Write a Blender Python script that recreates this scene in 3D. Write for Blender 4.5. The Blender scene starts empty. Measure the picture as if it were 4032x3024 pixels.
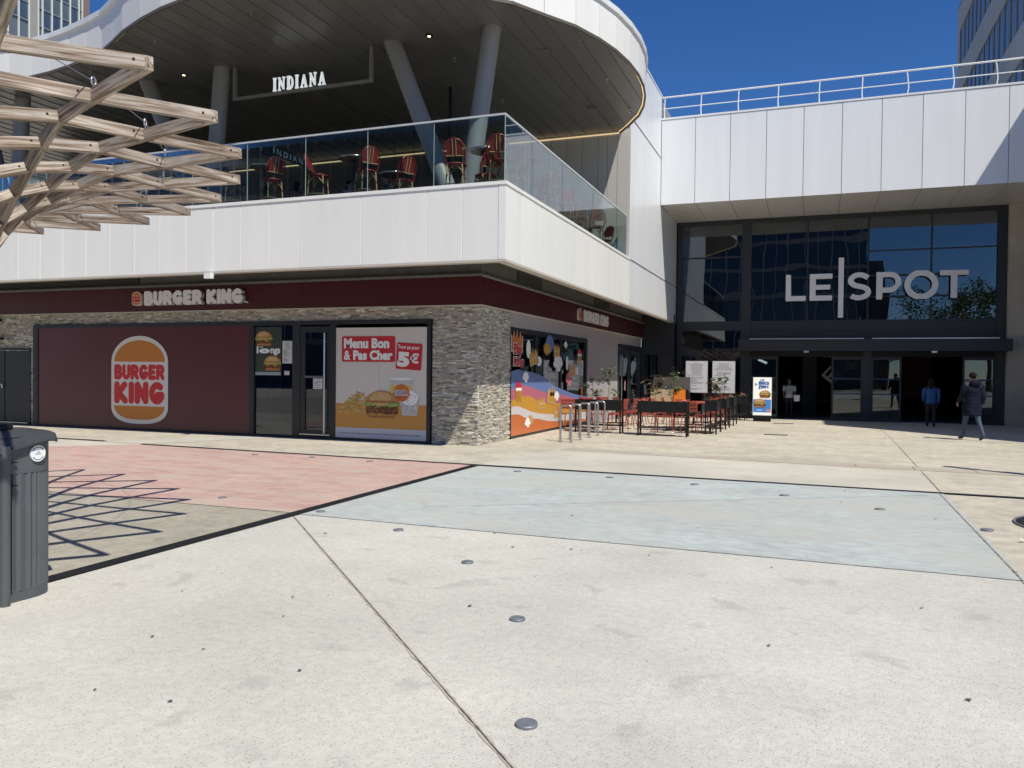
import bpy, bmesh, math, random
from math import sin, cos, pi, radians as R
from mathutils import Vector, Matrix
from mathutils.geometry import tessellate_polygon
import numpy as np
random.seed(7)
SC = bpy.context.scene
COL = SC.collection

# ------------------------------------------------------------------ camera, sky, sun, exposure
yaw, pitch, roll = 0.3635289, -0.0160281, 0.0107065
f = Vector((-sin(yaw)*cos(pitch), cos(yaw)*cos(pitch), sin(pitch)))
r0 = Vector((cos(yaw), sin(yaw), 0)); u0 = r0.cross(f)
rr = r0*cos(roll)+u0*sin(roll); uu = u0*cos(roll)-r0*sin(roll)
cd = bpy.data.cameras.new('camera'); cam = bpy.data.objects.new('camera', cd); COL.objects.link(cam)
m3 = Matrix((rr, uu, -f)).transposed()
cam.matrix_world = Matrix.Translation((0, 0, 1.65)) @ m3.to_4x4()
cd.sensor_width = 36; cd.lens = 3139.83/4032*36; cd.clip_end = 2000; cd.clip_start = .05
SC.camera = cam
AZ, EL = R(-37), R(55)
sund = Vector((cos(EL)*cos(AZ), cos(EL)*sin(AZ), sin(EL)))
w = bpy.data.worlds.new("World"); SC.world = w; w.use_nodes = True
nt = w.node_tree; nt.nodes.clear()
sky = nt.nodes.new('ShaderNodeTexSky'); sky.sky_type = 'NISHITA'; sky.sun_disc = False
sky.sun_elevation = EL; sky.sun_rotation = math.atan2(sund.x, sund.y)
sky.altitude = 2500; sky.air_density = 1; sky.dust_density = 0; sky.ozone_density = 5
hs = nt.nodes.new('ShaderNodeHueSaturation'); hs.inputs['Saturation'].default_value = 1.22; hs.inputs['Hue'].default_value = .508
bg = nt.nodes.new('ShaderNodeBackground'); bg.inputs[1].default_value = .09
wo = nt.nodes.new('ShaderNodeOutputWorld')
nt.links.new(sky.outputs[0], hs.inputs['Color']); nt.links.new(hs.outputs[0], bg.inputs[0]); nt.links.new(bg.outputs[0], wo.inputs[0])
sl = bpy.data.lights.new('sun', 'SUN'); sl.energy = 4.0; sl.angle = R(.53); sl.color = (1, .945, .83)
so = bpy.data.objects.new('sun', sl); COL.objects.link(so)
so.rotation_euler = sund.to_track_quat('Z', 'Y').to_euler(); so.location = (10, -8, 30)
SC.view_settings.view_transform = 'Standard'; SC.view_settings.look = 'None'
SC.view_settings.exposure = 0.38; SC.view_settings.gamma = 1; SC.view_settings.use_curve_mapping = False

# ------------------------------------------------------------------ materials
MATS = {}
def srgb(r, g, b):
    return tuple(((c/255)/12.92 if c/255 <= .04045 else ((c/255+.055)/1.055)**2.4) for c in (r, g, b))
def M(name, col, rough=.6, metal=0., var=0., scale=2., bump=0., bscale=60., emit=0., coat=0., stretch=(1, 1, 1), speck=0., sscale=60., local=False, spec=.5, var2=0., scale2=.4, worn=None, stain=0., rnd=0.):
    if name in MATS: return MATS[name]
    m = bpy.data.materials.new(name); m.use_nodes = True; t = m.node_tree; n = t.nodes; L = t.links
    b = n['Principled BSDF']; b.inputs['Roughness'].default_value = rough; b.inputs['Metallic'].default_value = metal
    b.inputs['Base Color'].default_value = (*col, 1); b.inputs['Coat Weight'].default_value = coat
    b.inputs['Specular IOR Level'].default_value = spec
    if emit: b.inputs['Emission Color'].default_value = (*col, 1); b.inputs['Emission Strength'].default_value = emit
    if var or bump or speck or var2 or rnd:
        if local:
            pos = n.new('ShaderNodeTexCoord').outputs['Object']
        else:
            pos = n.new('ShaderNodeNewGeometry').outputs['Position']
        mp = n.new('ShaderNodeMapping'); mp.inputs['Scale'].default_value = stretch; L.new(pos, mp.inputs[0]); P = mp.outputs[0]
        cur = None
        def layer(fac_out, lo, hi, prev, a=.3, z=.7):
            r = n.new('ShaderNodeMapRange'); L.new(fac_out, r.inputs[0]); r.inputs[1].default_value = a; r.inputs[2].default_value = z
            r.inputs[3].default_value = lo; r.inputs[4].default_value = hi
            mu = n.new('ShaderNodeMix'); mu.data_type = 'RGBA'; mu.blend_type = 'MULTIPLY'; mu.inputs[0].default_value = 1
            if prev is None: mu.inputs[6].default_value = (*col, 1)
            else: L.new(prev, mu.inputs[6])
            L.new(r.outputs[0], mu.inputs[7]); return mu.outputs[2]
        if var:
            x = n.new('ShaderNodeTexNoise'); x.inputs['Scale'].default_value = scale; x.inputs['Detail'].default_value = 8; x.inputs['Roughness'].default_value = .62
            L.new(P, x.inputs['Vector']); cur = layer(x.outputs['Fac'], 1-var, 1+var*.6, cur)
        if var2:
            x = n.new('ShaderNodeTexNoise'); x.inputs['Scale'].default_value = scale2; x.inputs['Detail'].default_value = 4
            L.new(P, x.inputs['Vector']); cur = layer(x.outputs['Fac'], 1-var2, 1+var2*.6, cur, .35, .65)
        if speck:
            v = n.new('ShaderNodeTexVoronoi'); v.inputs['Scale'].default_value = sscale; L.new(P, v.inputs['Vector'])
            cur = layer(v.outputs['Distance'], 1-speck, 1, cur, .12, .3)
        if stain:
            x = n.new('ShaderNodeTexNoise'); x.inputs['Scale'].default_value = 2.3; x.inputs['Detail'].default_value = 5; x.inputs['Distortion'].default_value = .6
            L.new(pos, x.inputs['Vector']); cur = layer(x.outputs['Fac'], 1, 1-stain, cur, .60, .68)
            x = n.new('ShaderNodeTexNoise'); x.inputs['Scale'].default_value = .33; x.inputs['Detail'].default_value = 6
            L.new(pos, x.inputs['Vector']); cur = layer(x.outputs['Fac'], 1-stain*.5, 1.03, cur, .40, .56)
        if worn:
            x = n.new('ShaderNodeTexNoise'); x.inputs['Scale'].default_value = worn[1]; x.inputs['Detail'].default_value = 9; x.inputs['Roughness'].default_value = .68
            L.new(P, x.inputs['Vector']); mr = n.new('ShaderNodeMapRange'); L.new(x.outputs['Fac'], mr.inputs[0]); mr.inputs[1].default_value = .42; mr.inputs[2].default_value = .66
            mr.inputs[3].default_value = 0; mr.inputs[4].default_value = worn[2]
            mx = n.new('ShaderNodeMix'); mx.data_type = 'RGBA'; L.new(mr.outputs[0], mx.inputs[0]); L.new(cur, mx.inputs[6]); mx.inputs[7].default_value = (*worn[0], 1); cur = mx.outputs[2]
        if rnd:
            oi_ = n.new('ShaderNodeObjectInfo'); cur = layer(oi_.outputs['Random'], 1-rnd, 1, cur, 0, 1)
        if cur is not None: L.new(cur, b.inputs['Base Color'])
        if bump:
            x = n.new('ShaderNodeTexNoise'); x.inputs['Scale'].default_value = bscale; x.inputs['Detail'].default_value = 6; L.new(P, x.inputs['Vector'])
            bu = n.new('ShaderNodeBump'); bu.inputs['Strength'].default_value = bump; bu.inputs['Distance'].default_value = .02
            L.new(x.outputs['Fac'], bu.inputs['Height']); L.new(bu.outputs[0], b.inputs['Normal'])
    MATS[name] = m; return m
def glass(name, tint, refl=1.0, ior=1.5, wave=0.):
    if name in MATS: return MATS[name]
    m = bpy.data.materials.new(name); m.use_nodes = True; t = m.node_tree; n = t.nodes; L = t.links
    n.remove(n['Principled BSDF']); out = n['Material Output']
    tr = n.new('ShaderNodeBsdfTransparent'); tr.inputs[0].default_value = (*tint, 1)
    gl = n.new('ShaderNodeBsdfGlossy'); gl.inputs['Roughness'].default_value = .0; gl.inputs[0].default_value = (.9, .95, 1, 1)
    fr = n.new('ShaderNodeFresnel'); fr.inputs[0].default_value = ior
    mu = n.new('ShaderNodeMath'); mu.operation = 'MULTIPLY'; mu.inputs[1].default_value = refl; mu.use_clamp = True
    mx = n.new('ShaderNodeMixShader'); L.new(fr.outputs[0], mu.inputs[0]); L.new(mu.outputs[0], mx.inputs[0])
    L.new(tr.outputs[0], mx.inputs[1]); L.new(gl.outputs[0], mx.inputs[2]); L.new(mx.outputs[0], out.inputs[0])
    if wave:
        g = n.new('ShaderNodeNewGeometry'); x = n.new('ShaderNodeTexNoise'); x.inputs['Scale'].default_value = .55; x.inputs['Detail'].default_value = 1
        L.new(g.outputs['Position'], x.inputs['Vector']); bu = n.new('ShaderNodeBump'); bu.inputs['Strength'].default_value = wave; bu.inputs['Distance'].default_value = .05
        L.new(x.outputs['Fac'], bu.inputs['Height']); L.new(bu.outputs[0], gl.inputs['Normal'])
    MATS[name] = m; return m

def wood_mat(name, c1, c2, c3):
    m = bpy.data.materials.new(name); m.use_nodes = True; t = m.node_tree; n = t.nodes; L = t.links
    b = n['Principled BSDF']; b.inputs['Roughness'].default_value = .8; b.inputs['Specular IOR Level'].default_value = .25
    tc = n.new('ShaderNodeTexCoord'); mp = n.new('ShaderNodeMapping'); mp.inputs['Scale'].default_value = (1.2, 26, 26)
    oi = n.new('ShaderNodeObjectInfo'); ad = n.new('ShaderNodeVectorMath'); ad.operation = 'MULTIPLY_ADD'
    cb = n.new('ShaderNodeCombineXYZ'); 
    for k in range(3): L.new(oi.outputs['Random'], cb.inputs[k])
    ad.inputs[1].default_value = (17, 9, 5); L.new(cb.outputs[0], ad.inputs[0]); L.new(tc.outputs['Object'], ad.inputs[2])
    L.new(ad.outputs[0], mp.inputs[0])
    x = n.new('ShaderNodeTexNoise'); x.inputs['Scale'].default_value = 1.6; x.inputs['Detail'].default_value = 7; x.inputs['Distortion'].default_value = .7; L.new(mp.outputs[0], x.inputs['Vector'])
    cr = n.new('ShaderNodeValToRGB'); e = cr.color_ramp; e.elements[0].position = .3; e.elements[0].color = (*c1, 1); e.elements[1].position = .62; e.elements[1].color = (*c3, 1)
    q = e.elements.new(.45); q.color = (*c2, 1)
    L.new(x.outputs['Fac'], cr.inputs[0])
    y = n.new('ShaderNodeTexNoise'); y.inputs['Scale'].default_value = 2.5; y.inputs['Detail'].default_value = 3; L.new(ad.outputs[0], y.inputs['Vector'])
    r = n.new('ShaderNodeMapRange'); L.new(y.outputs['Fac'], r.inputs[0]); r.inputs[1].default_value = .3; r.inputs[2].default_value = .7; r.inputs[3].default_value = .7; r.inputs[4].default_value = 1.15
    mu = n.new('ShaderNodeMix'); mu.data_type = 'RGBA'; mu.blend_type = 'MULTIPLY'; mu.inputs[0].default_value = 1
    L.new(cr.outputs[0], mu.inputs[6]); L.new(r.outputs[0], mu.inputs[7]); L.new(mu.outputs[2], b.inputs['Base Color'])
    bu = n.new('ShaderNodeBump'); bu.inputs['Strength'].default_value = .35; bu.inputs['Distance'].default_value = .01; L.new(x.outputs['Fac'], bu.inputs['Height']); L.new(bu.outputs[0], b.inputs['Normal'])
    MATS[name] = m; return m

conc_pale = M('concrete_pale', (.54, .528, .475), .9, stain=.15, var=.10, scale=1.0, bump=.22, bscale=70, speck=.36, sscale=48, var2=.07, scale2=18)
conc_beige = M('concrete_beige', (.50, .46, .375), .9, stain=.12, var=.18, scale=1.2, bump=.3, bscale=60, speck=.2, sscale=30, var2=.12, scale2=5)
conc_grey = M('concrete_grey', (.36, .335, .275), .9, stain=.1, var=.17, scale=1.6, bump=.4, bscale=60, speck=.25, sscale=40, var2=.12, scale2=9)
conc_light = M('concrete_light', (.51, .485, .42), .9, stain=.08, var=.12, scale=.9, bump=.2, bscale=70, var2=.1, scale2=.25)
paint_pink = M('pink_coating', (.50, .325, .285), .9, worn=((.46, .385, .32), 1.6, .9), stain=.1, var=.2, scale=2.2, bump=.3, bscale=60, stretch=(.6, 1.4, 1), speck=.2, sscale=35, var2=.13, scale2=7)
paint_blue = M('blue_coating', (.42, .465, .455), .9, worn=((.43, .43, .395), .55, 1.), stain=.1, var=.12, scale=1.3, bump=.3, bscale=60, stretch=(.7, 1.3, 1), speck=.2, sscale=38, var2=.13, scale2=7)
asphalt = M('dark_inlay', (.014, .015, .018), .9, var=.3, scale=8, bump=.3, spec=.2)
seam_m = M('joint', (.07, .055, .05), .95, var=.3, scale=30)
drain_m = M('drain_slot', (.018, .016, .03), .7, spec=.2)
steel_disc = M('stud_steel', (.20, .22, .25), .5, metal=.3, var=.2, scale=20)
white_p = M('white_panel', (.80, .805, .78), .42, rnd=.035, stretch=(1.6, 1.6, .18), var=.045, scale=1.2, coat=.0)
white_s = M('white_panel_smooth', (.76, .78, .80), .32, rnd=.03, stretch=(2, 2, .15), var=.045, scale=1.3)
white_back = M('panel_backing', (.8, .8, .8), .6)
grey_back = M('panel_joint_grey', (.22, .22, .27), .7)
soffit_m = M('soffit_grey', (.17, .168, .163), .32, var=.08, scale=.7, rnd=.12)
soffit_l = M('portal_soffit', (.62, .60, .57), .35, var=.05, scale=.8)
bronze = M('bronze_trim', (.10, .085, .065), .5)
led = M('warm_led', (1, .72, .40), .5, emit=.55)
steel = M('galvanised_steel', (.42, .43, .45), .38, metal=.85, var=.08, scale=4)
alu = M('aluminium', (.55, .56, .58), .3, metal=.9)
paint_w = M('white_paint', (.78, .8, .78), .4)
frame_m = M('anthracite_frame', (.018, .021, .026), .42)
black_m = M('black_steel', (.008, .008, .010), .5, spec=.3)
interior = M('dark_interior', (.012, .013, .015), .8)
maroon = M('maroon_band', (.062, .004, .006), .42, var=.05, scale=.5)
maroon_p = M('maroon_film', (.105, .024, .030), .3, var=.05, scale=.5)
cream_t = M('cream_trim', (.5, .47, .42), .6)
greywall = M('grey_render', (.34, .325, .34), .85, var=.06, scale=1.5, bump=.1)
conc_pier = M('raw_concrete', (.50, .45, .36), .9, var=.14, scale=1.2, bump=.2, bscale=30, var2=.12)
STN = [M('ledge_stone_%s' % nm, c, .85, var=.28, scale=9, bump=.6, bscale=35) for nm, c in
       dict(sand=(.50, .44, .345), grey=(.44, .415, .37), pale=(.68, .66, .59), dark=(.25, .235, .20), olive=(.43, .395, .30)).items()]
mortar = M('stone_backing', (.22, .21, .19), .95)
g_door = glass('clear_glass', (.42, .47, .5), 1.5)
g_dark = glass('tinted_glass', (.16, .24, .30), 2.9, wave=.16)
g_rail = glass('balustrade_glass', (.76, .84, .83), .34)
wood = wood_mat('weathered_timber', (.085, .058, .038), (.27, .205, .155), (.47, .42, .37))
rust = M('rust_red_metal', (.34, .065, .04), .42)
binm = M('bin_grey', (.085, .092, .10), .55, var=.12, scale=5, local=True)
bin_l = M('bin_lid', (.05, .054, .06), .4, var=.2, scale=6, local=True)
cane = M('cane', (.42, .29, .14), .5)
redw = M('red_weave', (.24, .02, .022), .45, var=.25, scale=90, local=True)
redf = M('red_lacquer', (.22, .016, .018), .3)
leafm = [M('leaf_green', (.08, .13, .045), .55), M('leaf_light', (.17, .23, .10), .55), M('leaf_bronze', (.15, .11, .045), .55)]
flo = [M('petal_red', (.62, .03, .03), .6), M('petal_pink', (.75, .25, .25), .6)]
soil = M('soil', (.03, .022, .016), .95)
twig = M('twig', (.12, .085, .05), .8)

# ------------------------------------------------------------------ mesh helpers
class MB:
    def __init__(s): s.v = []; s.f = []; s.m = []; s.mats = []; s.sm = []
    def mi(s, m):
        if m not in s.mats: s.mats.append(m)
        return s.mats.index(m)
    def add(s, vs, fs, m, smooth=False):
        o = len(s.v); s.v += [tuple(v) for v in vs]; i = s.mi(m)
        for f_ in fs: s.f.append(tuple(o+k for k in f_)); s.m.append(i); s.sm.append(smooth)
        return s
    def box(s, x0, x1, y0, y1, z0, z1, m):
        vs = [(x0, y0, z0), (x1, y0, z0), (x1, y1, z0), (x0, y1, z0), (x0, y0, z1), (x1, y0, z1), (x1, y1, z1), (x0, y1, z1)]
        return s.add(vs, [(0, 3, 2, 1), (4, 5, 6, 7), (0, 1, 5, 4), (1, 2, 6, 5), (2, 3, 7, 6), (3, 0, 4, 7)], m)
    def hull8(s, vs, m):
        return s.add(vs, [(0, 3, 2, 1), (4, 5, 6, 7), (0, 1, 5, 4), (1, 2, 6, 5), (2, 3, 7, 6), (3, 0, 4, 7)], m)
    def quad(s, a, b, c, d, m): return s.add([a, b, c, d], [(0, 1, 2, 3)], m)
    def beam(s, p, q, w_, h_, m, up=(0, 0, 1)):
        p = Vector(p); q = Vector(q); d = (q-p).normalized(); up = Vector(up); sd = d.cross(up)
        if sd.length < 1e-4: sd = d.cross(Vector((0, 1, 0)))
        sd.normalize(); u = sd.cross(d)
        c = [(-1, -1), (1, -1), (1, 1), (-1, 1)]
        vs = [p+sd*a*w_/2+u*b*h_/2 for a, b in c]+[q+sd*a*w_/2+u*b*h_/2 for a, b in c]
        return s.add(vs, [(0, 3, 2, 1), (4, 5, 6, 7), (0, 1, 5, 4), (1, 2, 6, 5), (2, 3, 7, 6), (3, 0, 4, 7)], m)
    def tube(s, pts, r, m, n=8, r2=None, closed=False):
        pts = [Vector(p) for p in pts]; k = len(pts); vs = []
        up = None
        for i, p in enumerate(pts):
            a = pts[(i-1) % k] if (i or closed) else p; b = pts[(i+1) % k] if (i < k-1 or closed) else p
            d = (b-a).normalized()
            if up is None: up = Vector((0, 0, 1)) if abs(d.z) < .9 else Vector((1, 0, 0))
            sd = d.cross(up).normalized(); up = sd.cross(d).normalized()
            rad = r if r2 is None else r+(r2-r)*i/max(1, k-1)
            for j in range(n):
                t = 2*pi*j/n; vs.append(p+sd*cos(t)*rad+up*sin(t)*rad)
        fs = []
        for i in range(k-1 if not closed else k):
            for j in range(n):
                a = i*n+j; b = i*n+(j+1) % n; c = ((i+1) % k)*n+(j+1) % n; d = ((i+1) % k)*n+j; fs.append((a, b, c, d))
        s.add(vs, fs, m, True)
        if not closed:
            s.add(vs[:n], [tuple(range(n))[::-1]], m); s.add(vs[-n:], [tuple(range(n))], m)
        return s
    def lathe(s, prof, m, c=(0, 0, 0), n=20, smooth=True, sx=1, sy=1):
        vs = []; 
        for r_, z in prof:
            for j in range(n): vs.append((c[0]+sx*r_*cos(2*pi*j/n), c[1]+sy*r_*sin(2*pi*j/n), c[2]+z))
        fs = [(i*n+j, i*n+(j+1) % n, (i+1)*n+(j+1) % n, (i+1)*n+j) for i in range(len(prof)-1) for j in range(n)]
        s.add(vs, fs, m, smooth)
        s.add(vs[:n], [tuple(range(n))[::-1]], m); s.add(vs[-n:], [tuple(range(n))], m)
        return s
    def ell(s, c, r_, m, n=10, k=7):
        prof = []
        vs = []
        for i in range(k+1):
            t = -pi/2+pi*i/k
            for j in range(n): vs.append((c[0]+r_[0]*cos(t)*cos(2*pi*j/n), c[1]+r_[1]*cos(t)*sin(2*pi*j/n), c[2]+r_[2]*sin(t)))
        return s.add(vs, [(i*n+j, i*n+(j+1) % n, (i+1)*n+(j+1) % n, (i+1)*n+j) for i in range(k) for j in range(n)], m, True)
    def loops(s, lps, fr, d0, d1, m, side=None):
        """fill 2d loops (holes allowed) in frame fr=(o,U,V,N), front at d1, back at d0"""
        o, U, V, N = fr
        tri = tessellate_polygon([[Vector((x, y, 0)) for x, y in lp] for lp in lps])
        flat = [p for lp in lps for p in lp]
        F = [o+U*x+V*y+N*d1 for x, y in flat]
        fs = []
        for t in tri:
            a, b, c = [flat[i] for i in t]
            ar = (b[0]-a[0])*(c[1]-a[1])-(b[1]-a[1])*(c[0]-a[0])
            if abs(ar) < 1e-12: continue
            fs.append(tuple(t) if ar > 0 else tuple(t)[::-1])
        s.add(F, fs, m)
        if d1 != d0:
            B = [o+U*x+V*y+N*d0 for x, y in flat]
            s.add(B, [f_[::-1] for f_ in fs], side or m)
            k = 0
            for lp in lps:
                n = len(lp)
                ar = sum(lp[i][0]*lp[(i+1) % n][1]-lp[(i+1) % n][0]*lp[i][1] for i in range(n))
                vs = F[k:k+n]+B[k:k+n]
                q = [(i, n+i, n+(i+1) % n, (i+1) % n) for i in range(n)]
                s.add(vs, q, side or m); k += n
        return s
    def mesh(s, name):
        me = bpy.data.meshes.new(name); me.from_pydata(s.v, [], s.f)
        for m in s.mats: me.materials.append(m)
        me.polygons.foreach_set('material_index', s.m); me.polygons.foreach_set('use_smooth', s.sm); me.update(); return me
def obj(name, mb, parent=None, world=True, loc=None):
    me = mb if isinstance(mb, bpy.types.Mesh) else mb.mesh(name)
    o = bpy.data.objects.new(name, me); COL.objects.link(o)
    if parent is not None:
        o.parent = parent
        if world:
            L_ = Vector((0, 0, 0)); p = parent
            while p is not None: L_ += Vector(p.location); p = p.parent
            o.location = -L_
    if loc is not None: o.location = loc
    return o
def thing(name, label, cat, loc=(0, 0, 0), rotz=0., group=None):
    o = bpy.data.objects.new(name, None); COL.objects.link(o); o.location = loc; o.rotation_euler = (0, 0, rotz)
    o['label'] = label; o['category'] = cat
    if group: o['group'] = group
    o.empty_display_size = .2
    return o
def tag(o, label, cat, group=None):
    o['label'] = label; o['category'] = cat
    if group: o['group'] = group
    return o
def struct(name, mb): o = obj(name, mb); o['kind'] = 'structure'; return o
def kids(o): return [c for c in bpy.data.objects if c.parent == o]
CH = {}
def dup(root, loc, rotz, label, group=None):
    if root not in CH: CH[root] = [(c, kids(c)) for c in kids(root)]
    r_ = root.copy(); COL.objects.link(r_); r_.location = loc; r_.rotation_euler = (0, 0, rotz); r_['label'] = label
    if group: r_['group'] = group
    for c, gs in CH[root]:
        k = c.copy(); COL.objects.link(k); k.parent = r_
        for g in gs: h = g.copy(); COL.objects.link(h); h.parent = k
    return r_
FRONT = lambda x, z, y=16.05: (Vector((x, y, z)), Vector((1, 0, 0)), Vector((0, 0, 1)), Vector((0, -1, 0)))
SIDE = lambda y, z, x=-6.9: (Vector((x, y, z)), Vector((0, 1, 0)), Vector((0, 0, 1)), Vector((1, 0, 0)))
def rect(x0, y0, x1, y1): return [(x0, y0), (x1, y0), (x1, y1), (x0, y1)]
def rrect(x0, y0, x1, y1, r, n=5, tilt=0):
    out = []
    for cx, cy, a in ((x1-r, y1-r, 0), (x0+r, y1-r, 90), (x0+r, y0+r, 180), (x1-r, y0+r, 270)):
        for i in range(n+1):
            t = R(a+90*i/n); out.append((cx+r*cos(t), cy+r*sin(t)))
    if tilt:
        mx, my = (x0+x1)/2, (y0+y1)/2; out = [(mx+(x-mx)*cos(tilt)-(y-my)*sin(tilt), my+(x-mx)*sin(tilt)+(y-my)*cos(tilt)) for x, y in out]
    return out
def ell2(cx, cy, rx, ry, n=24, a0=0, a1=360):
    full = abs(a1-a0) >= 360
    return [(cx+rx*cos(R(a0+(a1-a0)*i/(n if full else n-1))), cy+ry*sin(R(a0+(a1-a0)*i/(n if full else n-1)))) for i in range(n)]
# --- text with the built-in font
def text_geo(s, offset=0., res=3):
    cu = bpy.data.curves.new('t', 'FONT'); cu.body = s; cu.offset = offset; cu.resolution_u = res; cu.fill_mode = 'BOTH'
    o = bpy.data.objects.new('t', cu); COL.objects.link(o)
    dg = bpy.context.evaluated_depsgraph_get(); dg.update()
    me = bpy.data.meshes.new_from_object(o.evaluated_get(dg))
    vs = [tuple(v.co) for v in me.vertices]; fs = [tuple(p.vertices) for p in me.polygons]
    bpy.data.objects.remove(o); bpy.data.curves.remove(cu); bpy.data.meshes.remove(me)
    return vs, fs
def text(mb, s, fr, u0_, v0, u1, v1, d, m, offset=0., depth=0., tilt=0.):
    vs, fs = text_geo(s, offset)
    if not vs: return
    xs = [v[0] for v in vs]; ys = [v[1] for v in vs]; a, b, c, e = min(xs), max(xs), min(ys), max(ys)
    o, U, V, N = fr
    P = []
    mx, my = (u0_+u1)/2, (v0+v1)/2
    for v in vs:
        x = u0_+(v[0]-a)/(b-a)*(u1-u0_); y = v0+(v[1]-c)/(e-c)*(v1-v0)
        if tilt: x, y = mx+(x-mx)*cos(tilt)-(y-my)*sin(tilt), my+(x-mx)*sin(tilt)+(y-my)*cos(tilt)
        P.append((x, y))
    F = [o+U*x+V*y+N*d for x, y in P]
    mb.add(F, fs, m)
    if depth:
        B = [o+U*x+V*y+N*(d-depth) for x, y in P]; from collections import Counter
        ec = {}
        for f_ in fs:
            for i in range(len(f_)):
                e_ = (f_[i], f_[(i+1) % len(f_)]); ec[e_] = 1
        q = [(a_, a_+len(F), b_+len(F), b_) for (a_, b_) in ec if (b_, a_) not in ec]
        mb.add(F+B, q, m)
# --- custom letters by distance field
def arc(cx, cy, rx, ry, a0, a1, n=9): return [(cx+rx*cos(R(a0+(a1-a0)*i/n)), cy+ry*sin(R(a0+(a1-a0)*i/n))) for i in range(n+1)]
BKG = {
 'B': (.73, [[(.15, .15), (.15, .85), (.37, .85)]+arc(.37, .675, .18, .175, 90, -90)+[(.15, .5)], [(.37, .5)]+arc(.40, .325, .19, .175, 90, -90)+[(.15, .15)]]),
 'U': (.75, [[(.15, .85), (.15, .38)]+arc(.37, .37, .22, .22, 180, 360)+[(.59, .85)]]),
 'R': (.75, [[(.15, .15), (.15, .85), (.38, .85)]+arc(.38, .665, .2, .185, 90, -90)+[(.15, .48)], [(.36, .48), (.59, .15)]]),
 'G': (.82, [arc(.42, .5, .27, .35, 50, 330, 14)+[(.66, .42), (.47, .42)]]),
 'E': (.68, [[(.53, .85), (.15, .85), (.15, .15), (.53, .15)], [(.15, .5), (.47, .5)]]),
 'K': (.76, [[(.15, .15), (.15, .85)], [(.57, .85), (.22, .48), (.60, .15)]]),
 'I': (.32, [[(.16, .15), (.16, .85)]]),
 'N': (.76, [[(.15, .15), (.15, .85), (.60, .15), (.60, .85)]]),
 ' ': (.32, [])}
def sdf_loops(paths, w_, h_, r, butt=False, res=46, polys=()):
    nx = int(w_*res)+10; ny = int(h_*res)+10; st = 1/res
    X = (np.arange(nx)-5)*st; Y = (np.arange(ny)-5)*st; gx, gy = np.meshgrid(X, Y, indexing='ij')
    D = np.full(gx.shape, 9.)
    for p in paths:
        rad = r
        if isinstance(p, tuple): p, rad = p
        E_ = np.full(gx.shape, 9.)
        for (x0, y0), (x1, y1) in zip(p[:-1], p[1:]):
            dx, dy = x1-x0, y1-y0; l2 = dx*dx+dy*dy+1e-12
            t = np.clip(((gx-x0)*dx+(gy-y0)*dy)/l2, 0, 1)
            E_ = np.minimum(E_, np.hypot(gx-x0-t*dx, gy-y0-t*dy)-rad)
        if butt:
            for (a, b) in ((p[0], p[1]), (p[-1], p[-2])):
                tx, ty = a[0]-b[0], a[1]-b[1]; l = math.hypot(tx, ty)+1e-9; tx /= l; ty /= l
                pl = (gx-a[0])*tx+(gy-a[1])*ty; near = np.hypot(gx-a[0], gy-a[1]) < rad*1.6
                E_ = np.where(near, np.maximum(E_, pl), E_)
        D = np.minimum(D, E_)
    # marching squares
    seg = {}
    def ip(i0, j0, i1, j1):
        a, b = D[i0, j0], D[i1, j1]; t = a/(a-b); return (X[i0]+(X[i1]-X[i0])*t, Y[j0]+(Y[j1]-Y[j0])*t)
    ins = D < 0
    for i in range(nx-1):
        for j in range(ny-1):
            c = (ins[i, j], ins[i+1, j], ins[i+1, j+1], ins[i, j+1])
            if all(c) or not any(c): continue
            cn = [(i, j), (i+1, j), (i+1, j+1), (i, j+1)]
            cr = []
            for k in range(4):
                if c[k] != c[(k+1) % 4]:
                    a, b = cn[k], cn[(k+1) % 4]
                    key = (min(a, b), max(a, b)); cr.append((key, ip(*key[0], *key[1]), c[k]))
            # leaving inside -> entering : orient
            outs = [x for x in cr if x[2]]; inn = [x for x in cr if not x[2]]
            if len(outs) == 1: seg[outs[0][0]] = (inn[0][0], outs[0][1])
            else:
                for x, y in zip(outs, inn): seg[x[0]] = (y[0], x[1])
    lps = []; 
    while seg:
        k0 = next(iter(seg)); k = k0; lp = []
        while k in seg:
            nk, pt = seg.pop(k); lp.append(pt); k = nk
        # drop nearly collinear points
        o = []
        n = len(lp)
        for i in range(n):
            a, b, c = lp[i-1], lp[i], lp[(i+1) % n]
            if abs((b[0]-a[0])*(c[1]-b[1])-(b[1]-a[1])*(c[0]-b[0])) > 1.5e-5: o.append(b)
        if len(o) > 2: lps.append(o)
    return lps
GC = {}
def word_loops(word, font, r, butt=False, track=.0, h_=1.):
    x = 0; out = []
    for ch in word:
        w_, paths = font[ch]
        key = (ch, id(font), r)
        if key not in GC: GC[key] = sdf_loops(paths, w_, h_, r, butt) if paths else []
        out.append([[(px+x, py) for px, py in lp] for lp in GC[key]])
        x += w_+track
    return out, x-track
def word(mb, s, fr, u0_, v0, u1, v1, d0, d1, m, font=BKG, r=.145, butt=False, track=0., side=None, bulge=0.):
    gl_, W = word_loops(s, font, r, butt, track)
    for g in gl_:
        if not g: continue
        g2 = [[(u0_+x/W*(u1-u0_), v0+y*(v1-v0)+bulge*(x/W-.5)) for x, y in lp] for lp in g]
        # group outer + holes by sign
        def area(lp): return sum(lp[i][0]*lp[(i+1) % len(lp)][1]-lp[(i+1) % len(lp)][0]*lp[i][1] for i in range(len(lp)))
        g2.sort(key=lambda l: -abs(area(l)))
        mb.loops(g2, fr, d0, d1, m, side)
def zg(y): return -.16*min(1, max(0, (y-23)/10.9))

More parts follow.
